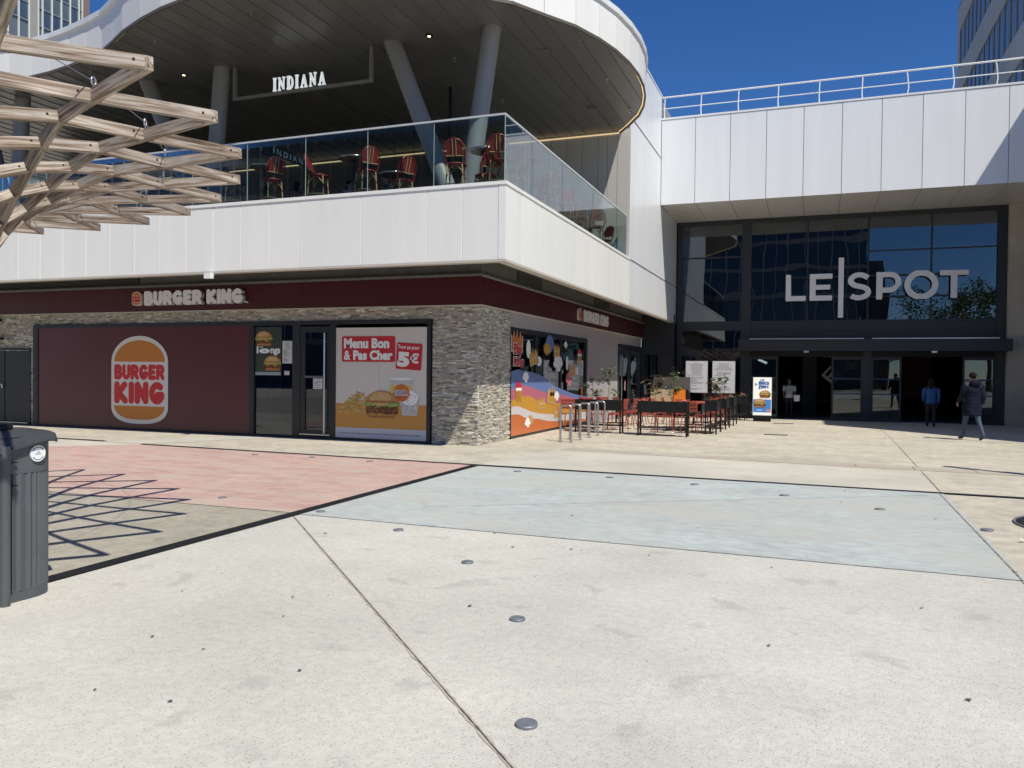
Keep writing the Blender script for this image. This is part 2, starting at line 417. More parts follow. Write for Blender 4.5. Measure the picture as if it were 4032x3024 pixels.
# ------------------------------------------------------------------ ground
def sheet(pts, z, m, ys=(23, 33.9)):
    b = MB(); return b.add([(x, y, z+zg(y)) for x, y in pts], [tuple(range(len(pts)))], m)
g = MB()
ysl = [-400, 0, 23, 33.9, 60, 600]
for a, b_ in zip(ysl[:-1], ysl[1:]):
    g.quad((-500, a, zg(a)), (500, a, zg(a)), (500, b_, zg(b_)), (-500, b_, zg(b_)), conc_beige)
struct('ground', g)
struct('pavement', sheet([(-5.42, -8), (14, -8), (14, 7.4), (1.62, 7.44), (-5.42, 7.56)], .004, conc_pale))
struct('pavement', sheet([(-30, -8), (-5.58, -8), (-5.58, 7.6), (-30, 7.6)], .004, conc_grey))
struct('painted_area', sheet([(-13.45, 13.0), (-14.6, 11.9), (-14.6, 7.6), (-5.58, 7.6), (-5.58, 12.72)], .008, paint_pink))
struct('painted_area', sheet([(-5.42, 12.66), (-5.42, 7.56), (1.62, 7.44), (1.70, 12.50)], .008, paint_blue))
struct('pavement', sheet([(-5.45, 12.85), (1.66, 12.58), (1.66, 15.1), (-5.0, 16.1), (-5.5, 14)], .004, conc_light))
struct('pavement', sheet([(-2.5, 16.0), (1.66, 15.95), (1.9, 22.9), (-2.6, 22.9)], .004, conc_beige))
struct('pavement', sheet([(-14.7, 13.25), (-13.6, 13.2), (-11.9, 15.9), (-13.0, 15.9)], .004, conc_light))
struct('pavement', sheet([(-20, 11.4), (-14.62, 11.9), (-13.5, 13.02), (-20, 13.1)], .004, conc_light))
# dark asphalt inlay band, slot drain, joints
struct('inlay_band', sheet([(-5.58, -8), (-5.42, -8), (-5.42, 12.70), (-5.58, 12.72)], .012, asphalt))
b = MB()
def strip(b, p, q, w_, z, m):
    p = Vector((*p, 0)); q = Vector((*q, 0)); n = (q-p).normalized().cross(Vector((0, 0, 1)))*w_/2
    k = max(1, int((q-p).length/.6)); 
    for i in range(k):
        a = p.lerp(q, i/k); c = p.lerp(q, (i+1)/k)
        b.quad(*[(v.x, v.y, z+zg(v.y)) for v in (a+n, c+n, c-n, a-n)], m)
strip(b, (-13.45, 13.10), (-5.6, 12.77), .13, .0125, drain_m); strip(b, (-5.6, 12.77), (6, 12.42), .13, .0125, drain_m)
strip(b, (-30, 13.6), (-14.7, 13.30), .11, .0125, drain_m)
struct('drain_channel', b)
def crack(b, p, q, w_, z, m, jit):
    p = Vector((*p, 0)); q = Vector((*q, 0)); n = (q-p).normalized().cross(Vector((0, 0, 1)))
    k = int((q-p).length/.05); prev = None
    for i in range(k+1):
        c = p.lerp(q, i/k)+n*random.uniform(-jit, jit); hw = w_/2*random.uniform(.6, 1.3)
        cur = ((c+n*hw), (c-n*hw))
        if prev: b.quad(*[(v.x, v.y, z+zg(v.y)) for v in (prev[0], cur[0], cur[1], prev[1])], m)
        prev = cur
b = MB()
crack(b, (-5.39, 7.40), (-.2, 2.10), .030, .0072, M('joint_stain', (.43, .40, .35), .9, var=.25, scale=20), .004)
crack(b, (-5.39, 7.40), (-.2, 2.10), .008, .0085, seam_m, .0012)
jt = M('fine_joint', (.20, .18, .155), .9)
crack(b, (1.64, 12.45), (1.56, 5.4), .009, .0165, jt, .001)
crack(b, (1.68, 12.6), (2.0, 30), .010, .0085, jt, .001)
crack(b, (-4.4, 8.55), (1.49, 12.23), .008, .0125, M('hairline', (.2, .2, .2), .9), .004)
crack(b, (-5.42, 7.555), (1.62, 7.44), .008, .0125, M('paint_edge', (.22, .24, .25), .9), .002)
crack(b, (-5.58, 7.6), (-14.6, 7.6), .008, .0125, MATS['paint_edge'], .002)
crack(b, (-13.2, 13.15), (-11.4, 15.95), .01, .0085, MATS['hairline'], .001)
crack(b, (-2.45, 22.9), (6, 22.7), .02, .0085, MATS['hairline'], .001)
struct('paving_joints', b)
# strip of large pavers (each a slab)
x = -5.0; pv = []
strip_root = thing('paver_strip', 'row of pale rectangular pavers set flush across the plaza before the terrace', 'paving', (0, 15.5, 0))
del strip_root['category']; del strip_root['label']; strip_root['kind'] = 'structure'
while x < 7:
    y0 = 16.0-.085*(x+5); y0 = max(15.05, y0)-.0
    y1 = max(15.05, 16.0-.085*(x+5+.95))
    q = MB().hull8([(x+.006, y0, .0), (x+.944, y1, .0), (x+.944, y1+.55, .0), (x+.006, y0+.55, .0), (x+.006, y0, .009), (x+.944, y1, .009), (x+.944, y1+.55, .009), (x+.006, y0+.55, .009)], conc_grey if False else M('paver_tone%d' % random.randint(0, 2), random.choice([(.40, .36, .30), (.43, .39, .33), (.38, .345, .29)]), .9, var=.1, scale=2))
    obj('paver', q, strip_root); x += .95
# small round ground studs / spotlights
lb = {}
studs = [(-1.23, 3.47, .055*1.3, 'large round metal stud set in pale concrete nearest the viewer'),
 (-1.82, 4.93, .062, 'round metal stud in pale concrete, second nearest the viewer'),
 (-2.76, 6.23, .062, 'round metal stud in pale concrete, third nearest the viewer'),
 (-3.97, 7.21, .062, 'round metal stud in pale concrete just in front of the blue area'),
 (-5.30, 7.78, .062, 'round metal stud at the left corner of the blue area beside the dark band'),
 (-6.99, 8.11, .062, 'round metal stud in the pink area near its front edge'),
 (-4.53, 12.2, .065, 'leftmost round metal stud along the far edge of the blue area'),
 (-2.97, 12.13, .065, 'round metal stud along the far edge of the blue area, second from left'),
 (-1.64, 11.92, .065, 'round metal stud along the far edge of the blue area, third from left'),
 (-.37, 11.36, .065, 'round metal stud on the blue area, fourth of the arc from left'),
 (.76, 10.69, .065, 'round metal stud on the right part of the blue area'),
 (1.74, 9.75, .08, 'round metal stud on the joint at the right edge of the blue area'),
 (-7.42, 12.4, .065, 'rightmost round metal stud near the far edge of the pink area'),
 (-8.71, 12.5, .065, 'middle round metal stud near the far edge of the pink area'),
 (-9.93, 12.4, .065, 'leftmost round metal stud near the far edge of the pink area')]
for x, y, r_, l_ in studs:
    r_ = .053 if y < 9 else .062
    q = MB(); q.lathe([(r_, 0), (r_, .016), (r_*.93, .020)], steel_disc, (x, y, 0), 24, False)
    q.lathe([(r_*.9, .0195), (r_*.2, .0215)], steel_disc, (x, y, 0), 24, False)
    tag(obj('ground_stud', q), l_, 'ground stud', 'round metal studs set in the plaza')
# big round dark grate at the right edge
t = thing('tree_grate', 'large dark round grate in the plaza cut by the right picture edge', 'grate', (2.86, 10.36, 0))
obj('disc', MB().lathe([(.72, .004), (.72, .014)], asphalt, (2.86, 10.36, 0), 48, False), t)
q = MB()
for k in range(-3, 4):
    hw = math.sqrt(.7**2-(k*.2)**2)*.97; q.box(2.86-hw, 2.86+hw, 10.36+k*.2-.006, 10.36+k*.2+.006, .014, .018, M('grate_line', (.1, .1, .11), .6))
obj('grate_lines', q, t)
q = MB(); q.tube([(2.86+.74*cos(a), 10.36+.74*sin(a), .012) for a in np.linspace(0, 2*pi, 49)[:-1]], .012, steel_disc, 6, closed=True); obj('rim', q, t)
# drain gratings
for (x0, x1, y0, y1, l_) in [(-1.28, -.68, 22.55, 22.85, 'long grey drain grating in the plaza nearer the viewer, before the entrance'), (-1.36, -.70, 29.55, 29.85, 'long grey drain grating just in front of the advertising sign')]:
    t = thing('drain_grating', l_, 'drain cover', ((x0+x1)/2, (y0+y1)/2, zg(y0)), 0, 'drain gratings before the entrance')
    q = MB(); z = zg((y0+y1)/2); q.box(x0, x1, y0, y1, z-.02, z+.012, M('drain_dark', (.05, .045, .045), .8)); obj('frame', q, t)
    q = MB(); k = x0+.03
    while k < x1-.03: q.box(k, k+.025, y0+.03, y1-.03, z+.012, z+.018, M('drain_bar', (.22, .2, .19), .6)); k += .06
    obj('bars', q, t)
# chewing-gum spots and tiny litter
q = MB()
for _ in range(120):
    x = random.uniform(-5.3, 3.2); y = random.choice([random.uniform(2.5, 8), random.uniform(7, 14), random.uniform(7, 15)])
    if y > 7.5 and random.random() < .4: x = random.uniform(-12, 3)
    if -5.62 < x < -5.38: continue
    r_ = random.choice([.005, .007, .009, .012, .016]); n = 10
    pts = [(x+r_*random.uniform(.7, 1.2)*cos(2*pi*i/n), y+r_*random.uniform(.7, 1.2)*sin(2*pi*i/n), .0135) for i in range(n)]
    q.add(pts, [tuple(range(n))], M('gum', (.13, .12, .11), .9))
o = obj('gum_spots', q); o['kind'] = 'stuff'; o['label'] = 'dark chewing gum spots scattered on the paving'
for x, y, s_, l_ in [(1.95, 9.2, .035, 'scrap of white paper lying by the joint right of the blue area'), (1.7, 22.6, .03, 'small white scrap lying on the paving before the walking man'), (-3.6, 21.7, .05, 'crumpled pale paper under the planter with the fruit tree')]:
    q = MB(); vs = [(x+random.uniform(-s_, s_), y+random.uniform(-s_, s_), .015+random.uniform(0, s_)) for _ in range(7)]
    q.add(vs, [(0, 1, 2), (2, 3, 4), (4, 5, 6), (0, 2, 4), (1, 3, 5), (0, 5, 6)], paint_w); tag(obj('paper_scrap', q), l_, 'litter')

# ------------------------------------------------------------------ restaurant building
RB = thing('restaurant_building', 'two-storey restaurant block with stone-clad ground floor, white parapet and curved white roof canopy', 'building', (-14, 16.05, 0))
q = MB()
q.box(-30, -20.36, 16.09, 16.4, 2.15, 3.1, mortar); q.box(-20.36, -8.02, 16.09, 16.4, 2.80, 3.1, mortar); q.box(-20.50, -20.36, 16.09, 16.4, 0, 2.15, mortar)
q.box(-30, -22.6, 16.09, 16.4, 0, 2.15, mortar)
q.box(-8.02, -6.94, 16.09, 16.4, 0, 3.1, mortar); q.box(-7.2, -6.94, 16.4, 18.02, 0, 3.1, mortar)
obj('stone_backing', q, RB)
# ledge stones
stones = []
def lay(u0_, u1, v0, v1, axis):
    v = v0
    while v < v1-.012:
        h_ = random.choice([.024, .028, .031, .034]); h_ = min(h_, v1-v)
        u = u0_
        while u < u1-.01:
            l = random.choice([random.uniform(.06, .14), random.uniform(.12, .25)]); l = min(l, u1-u)
            if u1-(u+l) < .05: l = u1-u
            stones.append((axis, u, u+l, v, v+h_, random.uniform(.018, .045), random.choices(range(5), [4, 4, 3, 1.6, 1.6])[0])); u += l
        v += h_
lay(-8.02, -6.9, .0, 3.07, 0); lay(16.06, 18.02, .0, 3.07, 1)
lay(-20.36, -8.02, 2.80, 3.07, 0); lay(-26, -20.36, 2.16, 3.07, 0); lay(-20.5, -20.36, 0, 2.16, 0)
def sdist(s):
    x, y = ((s[1]+s[2])/2, 16.05) if s[0] == 0 else (-6.9, (s[1]+s[2])/2)
    L_ = math.hypot(x, y); big = (s[2]-s[1])*(s[4]-s[3])
    ang = (y/L_) if s[0] == 0 else (-x/L_)
    return -(big*ang/L_**2)
stones.sort(key=sdist)
unit = []
for k in range(5):
    for v_ in range(2):
        u = MB(); c = .035; j = [random.uniform(.82, 1) for _ in range(4)]
        u.hull8([(0, 0, 0), (1, 0, 0), (1, 1, 0), (0, 1, 0), (0.008, -j[0], .06), (.99, -j[1], .06), (.99, -j[2], .94), (.008, -j[3], .94)], STN[k]) if False else u.add(
            [(0, 0, 0), (1, 0, 0), (1, 0, 1), (0, 0, 1), (.01, -j[0], .07), (.99, -j[1], .07), (.99, -j[2], .95), (.01, -j[3], .95)],
            [(4, 5, 6, 7), (0, 1, 5, 4), (1, 2, 6, 5), (2, 3, 7, 6), (3, 0, 4, 7)], STN[k])
        unit.append(u.mesh('stone'))
rest = MB()
for i, (ax, a, b_, c, d_, p, k) in enumerate(stones):
    if i < 300:
        o = bpy.data.objects.new('stone', unit[k*2+i % 2]); COL.objects.link(o); o.parent = RB
        if ax == 0: o.location = Vector((a, 16.09, c))-RB.location; o.scale = (b_-a, p+.012, d_-c)
        else: o.location = Vector((-6.94, a, c))-RB.location; o.rotation_euler = (0, 0, pi/2); o.scale = (b_-a, p+.012, d_-c)
    else:
        j = [random.uniform(.82, 1)*(p+.012) for _ in range(4)]; e = (d_-c)*.06; l = .003
        P = [(a, 0, c), (b_, 0, c), (b_, 0, d_), (a, 0, d_), (a+l, -j[0], c+e), (b_-l, -j[1], c+e), (b_-l, -j[2], d_-e), (a+l, -j[3], d_-e)]
        P = [(x, 16.09+y, z) for x, y, z in P] if ax == 0 else [(-6.94-y, x, z) for x, y, z in P]
        rest.add(P, [(4, 5, 6, 7), (0, 1, 5, 4), (1, 2, 6, 5), (2, 3, 7, 6), (3, 0, 4, 7)], STN[k])
o = obj('ledge_stones', rest, RB); o['kind'] = 'stuff'
# red fascia band, trims, gray upstand, louvres
xs = [-30, -26.6, -22.1, -16.9, -11.4, -6.8]
for a, b_ in zip(xs[:-1], xs[1:]): obj('fascia_panel', MB().box(a+.004, b_-.004 if b_ < -7 else b_, 15.94, 16.08, 3.095, 3.70, maroon), RB)
ys = [15.94, 20.3, 24.8, 29.2, 33.4]
for a, b_ in zip(ys[:-1], ys[1:]): obj('fascia_panel', MB().box(-6.92, -6.798, a if a > 16 else a+.001, b_-.006, 3.095, 3.70, maroon), RB)
q = MB(); q.box(-30, -6.79, 15.93, 16.08, 3.07, 3.094, cream_t); q.box(-6.93, -6.78, 16.08, 33.4, 3.07, 3.094, cream_t); obj('trim', q, RB)
upm = M('upstand_grey', (.14, .14, .13), .7, var=.2, scale=3)
q = MB(); q.box(-30, -6.86, 16.1, 16.3, 3.66, 4.12, upm); q.box(-7.1, -6.86, 16.3, 33.4, 3.66, 4.12, upm)
q.tube([(-30, 15.99, 3.745), (-6.80, 15.99, 3.745)], .05, M('ledge_roll', (.17, .17, .155), .7, var=.3, scale=14), 8)
q.tube([(-6.82, 15.96, 3.745), (-6.82, 33.4, 3.745)], .05, MATS['ledge_roll'], 8); obj('upstand', q, RB)
def louvre(fr, u0_, u1, v0, v1, n):
    q = MB(); o_, U, V, N = fr
    def bx(a, b2, c, d2, e, f2, m):
        P = [o_+U*x+V*y+N*z for z in (e, f2) for x, y in ((a, c), (b2, c), (b2, d2), (a, d2))]; q.hull8(P, m)
    bx(u0_, u1, v0, v1, .0, .012, M('louvre_back', (.02, .02, .02), .9))
    for i in range(n): z = v0+(i+.5)*(v1-v0)/n; bx(u0_, u1, z-.25*(v1-v0)/n, z+.12*(v1-v0)/n, .012, .035, M('louvre_slat', (.12, .12, .11), .6))
    obj('louvre', q, RB)
louvre(SIDE(0, 0, -6.86), 18.3, 20.2, 3.84, 4.08, 8); louvre(SIDE(0, 0, -6.86), 25.6, 27.6, 3.84, 4.08, 8)
louvre(FRONT(0, 0, 16.1), -24, -16.6, 3.84, 4.08, 6)
# balcony slab + soffit + parapet panels
SX, SY, EY = -5.55, 14.15, 24.93
q = MB(); q.box(-30, SX-.05, SY+.05, 33.9, 4.12, 4.3, upm); q.box(-30, SX-.06, SY+.06, EY, 4.3, 5.13, white_back); obj('balcony_slab', q, RB)
obj('balcony_floor', MB().box(-30, SX-.2, SY+.2, EY, 5.13, 5.15, M('deck', (.07, .068, .065), .6)), RB)
q = MB(); q.box(-30, SX-.0075, SY+.010, SY+.06, 3.80, 5.2, white_back); q.box(SX-.06, SX-.011, SY+.06, EY, 3.80, 5.2, white_back); obj('parapet_backing', q, RB)
q = MB(); q.box(-30, SX+.0, SY-.0, SY+.2, 3.745, 3.79, cream_t); q.box(SX-.2, SX, SY+.2, 33.9, 3.745, 3.79, cream_t)
q.box(-30, SX-.16, SY+.16, SY+.2, 3.79, 4.12, upm); q.box(SX-.2, SX-.16, SY+.2, 33.9, 3.79, 4.12, upm); obj('soffit_lip', q, RB)
xs = [-5.70-.7537*i for i in range(33)]
def pbox(x0, x1, y0, y1, z0, z1, m, c=.006):
    """box with a small chamfer on the outer face (pieces proud of the joint)"""
    return MB().box(x0, x1, y0, y1, z0, z1, m)
for i in range(len(xs)-1): obj('parapet_panel', MB().box(xs[i+1]+.009, xs[i]-.009, SY-.002+random.uniform(0, .003), SY+.03, 3.79, 5.205, white_p), RB)
obj('corner_panel', MB().box(-5.693, SX, SY-.004, SY+.03, 3.79, 5.205, white_p), RB)
ys = [SY+.0]+[15.04+.7605*i for i in range(14)]
for i in range(len(ys)-1):
    obj('parapet_panel', MB().box(SX-.03, SX+random.uniform(-.002, .002), (ys[i]+.009 if i else SY+.031), ys[i+1]-.009, 3.79, 5.205, white_p), RB)
q = MB(); q.box(-30, SX+.02, SY-.02, SY+.19, 5.205, 5.27, white_p); q.box(SX-.19, SX+.02, SY+.19, EY, 5.205, 5.27, white_p); obj('coping', q, RB)
# columns carrying the canopy
colm = M('column_grey', (.25, .25, .255), .42, var=.05, scale=1)
for (t_, b_) in [((-9.41, 16.53), (-7.63, 5.15)), ((-6.84, 16.55), (-7.46, 5.15)), ((-14.28, 16.5), (-14.66, 5.15)), ((-16.91, 16.6), (-14.75, 5.15)), ((-23.63, 17.0), (-21.8, 5.15)), ((-21.4, 16.5), (-21.7, 5.15))]:
    obj('column', MB().tube([(b_[0], 16.5, 5.15), (t_[0], t_[1], 9.4)], .205, colm, 28), RB)
# canopy roof
def cr_spline(P, n=6):
    out = []
    for i in range(len(P)-1):
        p0 = P[max(0, i-1)]; p1 = P[i]; p2 = P[i+1]; p3 = P[min(len(P)-1, i+2)]
        for k in range(n):
            t = k/n; out.append(tuple(.5*((2*p1[j])+(-p0[j]+p2[j])*t+(2*p0[j]-5*p1[j]+4*p2[j]-p3[j])*t*t+(-p0[j]+3*p1[j]-3*p2[j]+p3[j])*t**3) for j in (0, 1)))
    out.append(P[-1]); return out
OUT = [(-30, 12.8), (-26, 13.9), (-23, 14.8), (-21, 15.2), (-19.27, 15.2), (-18.35, 15.08), (-17.46, 14.9), (-16.23, 14.55), (-15.3, 14.1), (-14.43, 13.69), (-12.89, 13.19), (-11.3, 13.0), (-9.5, 13.25), (-7.8, 14.1), (-6.1, 15.36), (-5.53, 16.23), (-4.99, 17.14), (-4.52, 18.61), (-4.34, 20.29), (-4.49, 21.92), (-4.98, 23.47), (-5.89, 24.95)]
dense = cr_spline(OUT, 8)
# resample to facets ~.8
fac = [dense[0]]; 
for p in dense[1:]:
    if math.hypot(p[0]-fac[-1][0], p[1]-fac[-1][1]) >= .78: fac.append(p)
fac.append(dense[-1])
ZB, ZT = 9.30, 10.12
def nrm(a, b_): d = Vector((b_[0]-a[0], b_[1]-a[1], 0)).normalized(); return Vector((d.y, -d.x, 0))
for a, b_ in zip(fac[:-1], fac[1:]):
    n = nrm(a, b_); A = Vector((*a, 0)); B = Vector((*b_, 0)); d = (B-A).normalized()*.006
    A2, B2 = A+d, B-d; top = n*.0
    vs = [A2-n*.03, A2, B2, B2-n*.03]
    lo = [v+Vector((0, 0, ZB)) for v in vs]; hi = [v+Vector((0, 0, ZT)) for v in vs]
    obj('canopy_panel', MB().hull8(lo+hi, white_p), RB)
q = MB(); q2 = MB(); q3 = MB()
for a, b_ in zip(fac[:-1], fac[1:]):
    n = nrm(a, b_); A = Vector((*a, 0)); B = Vector((*b_, 0)); Z = lambda z: Vector((0, 0, z))
    e = (B-A).normalized()*.0
    q.hull8([A-n*.035+Z(ZB-.07), A+n*.01+Z(ZB-.07), B+n*.01+Z(ZB-.07), B-n*.035+Z(ZB-.07), A-n*.035+Z(ZB-.004), A+n*.01+Z(ZB-.004), B+n*.01+Z(ZB-.004), B-n*.035+Z(ZB-.004)], bronze)
    q2.hull8([A-n*.075+Z(ZB-.02), A-n*.045+Z(ZB-.02), B-n*.045+Z(ZB-.02), B-n*.075+Z(ZB-.02), A-n*.075+Z(ZB), A-n*.045+Z(ZB), B-n*.045+Z(ZB), B-n*.075+Z(ZB)], led)
    q3.hull8([A-n*.4+Z(ZT), A+n*.05+Z(ZT), B+n*.05+Z(ZT), B-n*.4+Z(ZT), A-n*.4+Z(ZT+.16), A+n*.05+Z(ZT+.13), B+n*.05+Z(ZT+.13), B-n*.4+Z(ZT+.16)], white_s)
obj('canopy_edge_trim', q, RB); obj('light_strip', q2, RB); obj('canopy_coping', q3, RB)
poly = [(x, y) for x, y in fac]
inner = []
for i, p in enumerate(fac):
    a = fac[max(0, i-1)]; b_ = fac[min(len(fac)-1, i+1)]; n = nrm(a, b_); inner.append((p[0]-n.x*.10, p[1]-n.y*.10))
bodyp = inner+[(-5.9, 24.93), (-30, 24.93)]
# roof body
q = MB(); fr = (Vector((0, 0, 0)), Vector((1, 0, 0)), Vector((0, 1, 0)), Vector((0, 0, 1)))
q.loops([[(x, y) for x, y in inner]+[(-5.95, 24.99), (-30, 24.99)]], fr, 9.36, 10.2, upm); obj('canopy_roof', q, RB)
# soffit planks, clipped to the outline, running front to back
base = bmesh.new(); vs = [base.verts.new((x, y, 9.285)) for x, y in [(x, y) for x, y in inner]+[(-5.9, 24.92), (-30, 24.92)]]
fc = base.faces.new(vs); bmesh.ops.triangulate(base, faces=[fc])
x = -30.; PW = .46
while x < -4.2:
    bm = base.copy()
    for co, no in (((x+.003, 0, 0), (-1, 0, 0)), ((x+PW-.003, 0, 0), (1, 0, 0))):
        gm = bm.verts[:]+bm.edges[:]+bm.faces[:]
        bmesh.ops.bisect_plane(bm, geom=gm, plane_co=co, plane_no=no, clear_outer=True)
    for fx in (.35, .7): bmesh.ops.bisect_plane(bm, geom=bm.verts[:]+bm.edges[:]+bm.faces[:], plane_co=(x+PW*fx, 0, 0), plane_no=(1, 0, 0))
    if bm.faces:
        for v in bm.verts: t_ = (v.co.x-x)/PW; v.co.z = 9.296-.014*t_**2.2
        for f_ in bm.faces:
            if f_.normal.z > 0: f_.normal_flip()
        ex = bmesh.ops.extrude_face_region(bm, geom=bm.faces[:]); 
        for e in ex['geom']:
            if isinstance(e, bmesh.types.BMVert): e.co.z += .03
        bmesh.ops.recalc_face_normals(bm, faces=bm.faces[:])
        me = bpy.data.meshes.new('soffit_plank'); bm.to_mesh(me); me.materials.append(soffit_m); obj('soffit_plank', me, RB)
    bm.free(); x += PW
base.free()
# downlights and sprinklers in the soffit
for x, y in [(-8.35, 16.4), (-15.49, 16.45)]:
    o = obj('downlight', MB().lathe([(.085, 9.262), (.085, 9.30)], black_m, (x, y, 0), 16, False), RB)
    obj('lamp', MB().lathe([(.035, 9.255), (.035, 9.27)], M('lamp_glow', (1, .85, .5), .5, emit=4), (x, y, 0), 12, False), o)
for x, y in [(-5.18, 17.77), (-5.2, 20.38), (-5.17, 22.94), (-8.36, 17.79), (-8.34, 20.96), (-14.55, 14.54), (-11.46, 14.12), (-17.65, 15.5)]:
    q = MB(); q.lathe([(.05, 9.27), (.05, 9.285)], alu, (x, y, 0), 10, False); q.lathe([(.012, 9.20), (.012, 9.27)], alu, (x, y, 0), 8); q.lathe([(.035, 9.195), (.035, 9.20)], alu, (x, y, 0), 8, False); obj('sprinkler', q, RB)
for x, y in [(-6.13, 18.07), (-6.16, 22.38)]: obj('hatch', MB().box(x-.14, x+.14, y-.12, y+.12, 9.262, 9.275, upm), RB)
# end wall of terrace (panels) and dark glazed back wall
xs = [-5.56, -5.99, -6.31, -6.62, -7.15, -7.67, -8.2, -8.73, -9.26, -9.8, -10.3, -10.85, -11.4]
q = MB().box(-11.4, -5.60, 24.97, 25.1, 5.13, 9.358, white_back); obj('end_wall', q, RB)
for a, b_ in zip(xs[:-1], xs[1:]): obj('wall_panel', MB().box(b_+.006, a-.006, 24.93, 24.965, 5.15, 9.35, M('shade_panel', (.50, .49, .47), .45, var=.03, scale=.6)), RB)
obj('wall_light_strip', MB().box(-11.4, -5.95, 24.90, 24.925, 9.22, 9.25, led), RB)
q = MB(); q.box(-30, -11.42, 24.99, 25.1, 5.13, 9.358, M('inner_wall', (.12, .115, .105), .7)); obj('interior_wall', q, RB)
for k in range(9):
    x0 = -11.6-k*2.0; obj('window', MB().box(x0-1.9, x0-.05, 24.955, 24.965, 5.2, 7.7, M('bar_glass', (.008, .010, .014), .12)), RB); obj('window_frame', MB().box(x0-.05, x0+.05, 24.93, 24.985, 5.15, 7.7, frame_m), RB)
obj('wall_light_strip', MB().box(-26, -11.45, 24.94, 24.97, 9.20, 9.235, led), RB)
obj('bar_counter', MB().box(-20, -12.5, 22.2, 22.8, 5.15, 6.25, interior).box(-20, -12.5, 22.15, 22.85, 6.25, 6.3, M('bar_top', (.12, .07, .04), .3)), RB)
for k, (x, y) in enumerate([(-13.2, 23.5), (-11.9, 22.4), (-16.3, 23.2), (-18.0, 22.6)]): o = obj('bar_lamp', MB().lathe([(.035, 6.85), (.05, 6.93), (.02, 7.0)], M('bar_lamp_glow', (1, .6, .2), .5, emit=3), (x, y, 0), 10), RB); obj('cord', MB().tube([(x, y, 7.0), (x, y, 9.28)], .008, black_m, 5), o)
q = MB(); text(q, 'I N D I A N A', (Vector((-12.0, 15.6, 0)), Vector((0, 1, 0)), Vector((0, 0, 1)), Vector((1, 0, 0))), 0, 6.72, 1.4, 6.86, .0, paint_w, .01)
q.beam((-12.02, 15.5, 6.79), (-12.02, 17.1, 6.79), .03, .2, interior)
o = obj('awning_lettering', q, RB)
# ---- front window wall (BK)
FRW = thing('shopfront', 'dark framed shopfront of the burger restaurant set in the stone wall', 'shopfront', (-14, 16.0, 0))
q = MB()
q.box(-20.34, -8.04, 15.99, 16.12, 2.70, 2.79, frame_m); q.box(-20.34, -20.16, 15.99, 16.12, .0, 2.70, frame_m)
q.box(-8.13, -8.04, 15.99, 16.12, .0, 2.70, frame_m); q.box(-20.16, -8.13, 15.99, 16.12, 0, .055, frame_m)
for a, b_ in [(-12.99, -12.85), (-11.72, -11.5), (-10.66, -10.50)]: q.box(a, b_, 15.99, 16.12, .055, 2.70, frame_m)
obj('frame', q, FRW)
p = obj('maroon_panel', MB().box(-20.16, -12.99, 16.01, 16.05, .055, 2.70, maroon_p), FRW)
obj('panel_joint', MB().box(-20.16, -12.99, 16.006, 16.009, .44, .445, M('joint_dark', (.05, .015, .018), .5)), FRW)
obj('glass_pane', MB().box(-12.85, -11.72, 16.04, 16.05, .055, 2.70, g_door), FRW)
d = obj('door', MB().box(-11.5, -11.36, 16.0, 16.06, .08, 2.66, frame_m).box(-10.76, -10.66, 16.0, 16.06, .08, 2.66, frame_m).box(-11.36, -10.76, 16.0, 16.06, 2.52, 2.66, frame_m).box(-11.36, -10.76, 16.0, 16.06, .08, .2, frame_m), FRW)
obj('glass_pane', MB().box(-11.36, -10.76, 16.025, 16.035, .2, 2.52, g_door), d)
obj('pull_handle', MB().tube([(-10.78, 15.93, .14), (-10.78, 15.93, 2.50)], .022, alu, 10).beam((-10.78, 15.93, .3), (-10.78, 16.0, .3), .02, .02, alu).beam((-10.78, 15.93, 2.3), (-10.78, 16.0, 2.3), .02, .02, alu).beam((-10.78, 15.93, 1.15), (-10.78, 16.0, 1.15), .02, .02, alu), d)
obj('kick_strip', MB().box(-11.5, -10.66, 15.975, 15.995, .085, .11, alu), d)
obj('push_bar', MB().box(-11.36, -10.80, 15.985, 16.0, 1.44, 1.49, M('bar_grey', (.12, .125, .13), .4)), d)
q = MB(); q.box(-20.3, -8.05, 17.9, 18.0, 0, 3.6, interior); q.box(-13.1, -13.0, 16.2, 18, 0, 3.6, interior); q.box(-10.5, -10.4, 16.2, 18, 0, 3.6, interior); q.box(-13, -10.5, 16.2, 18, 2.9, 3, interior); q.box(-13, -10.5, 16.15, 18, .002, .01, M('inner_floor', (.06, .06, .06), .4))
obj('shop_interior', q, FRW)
q = MB(); q.box(-12.8, -12.45, 16.5, 16.55, .9, 1.5, M('leaflet_shelf', (.3, .3, .3), .5)); q.box(-12.7, -12.6, 16.45, 16.5, 1.15, 1.3, M('leaflet_red', (.5, .05, .05), .5)); obj('leaflet_rack', q, FRW)
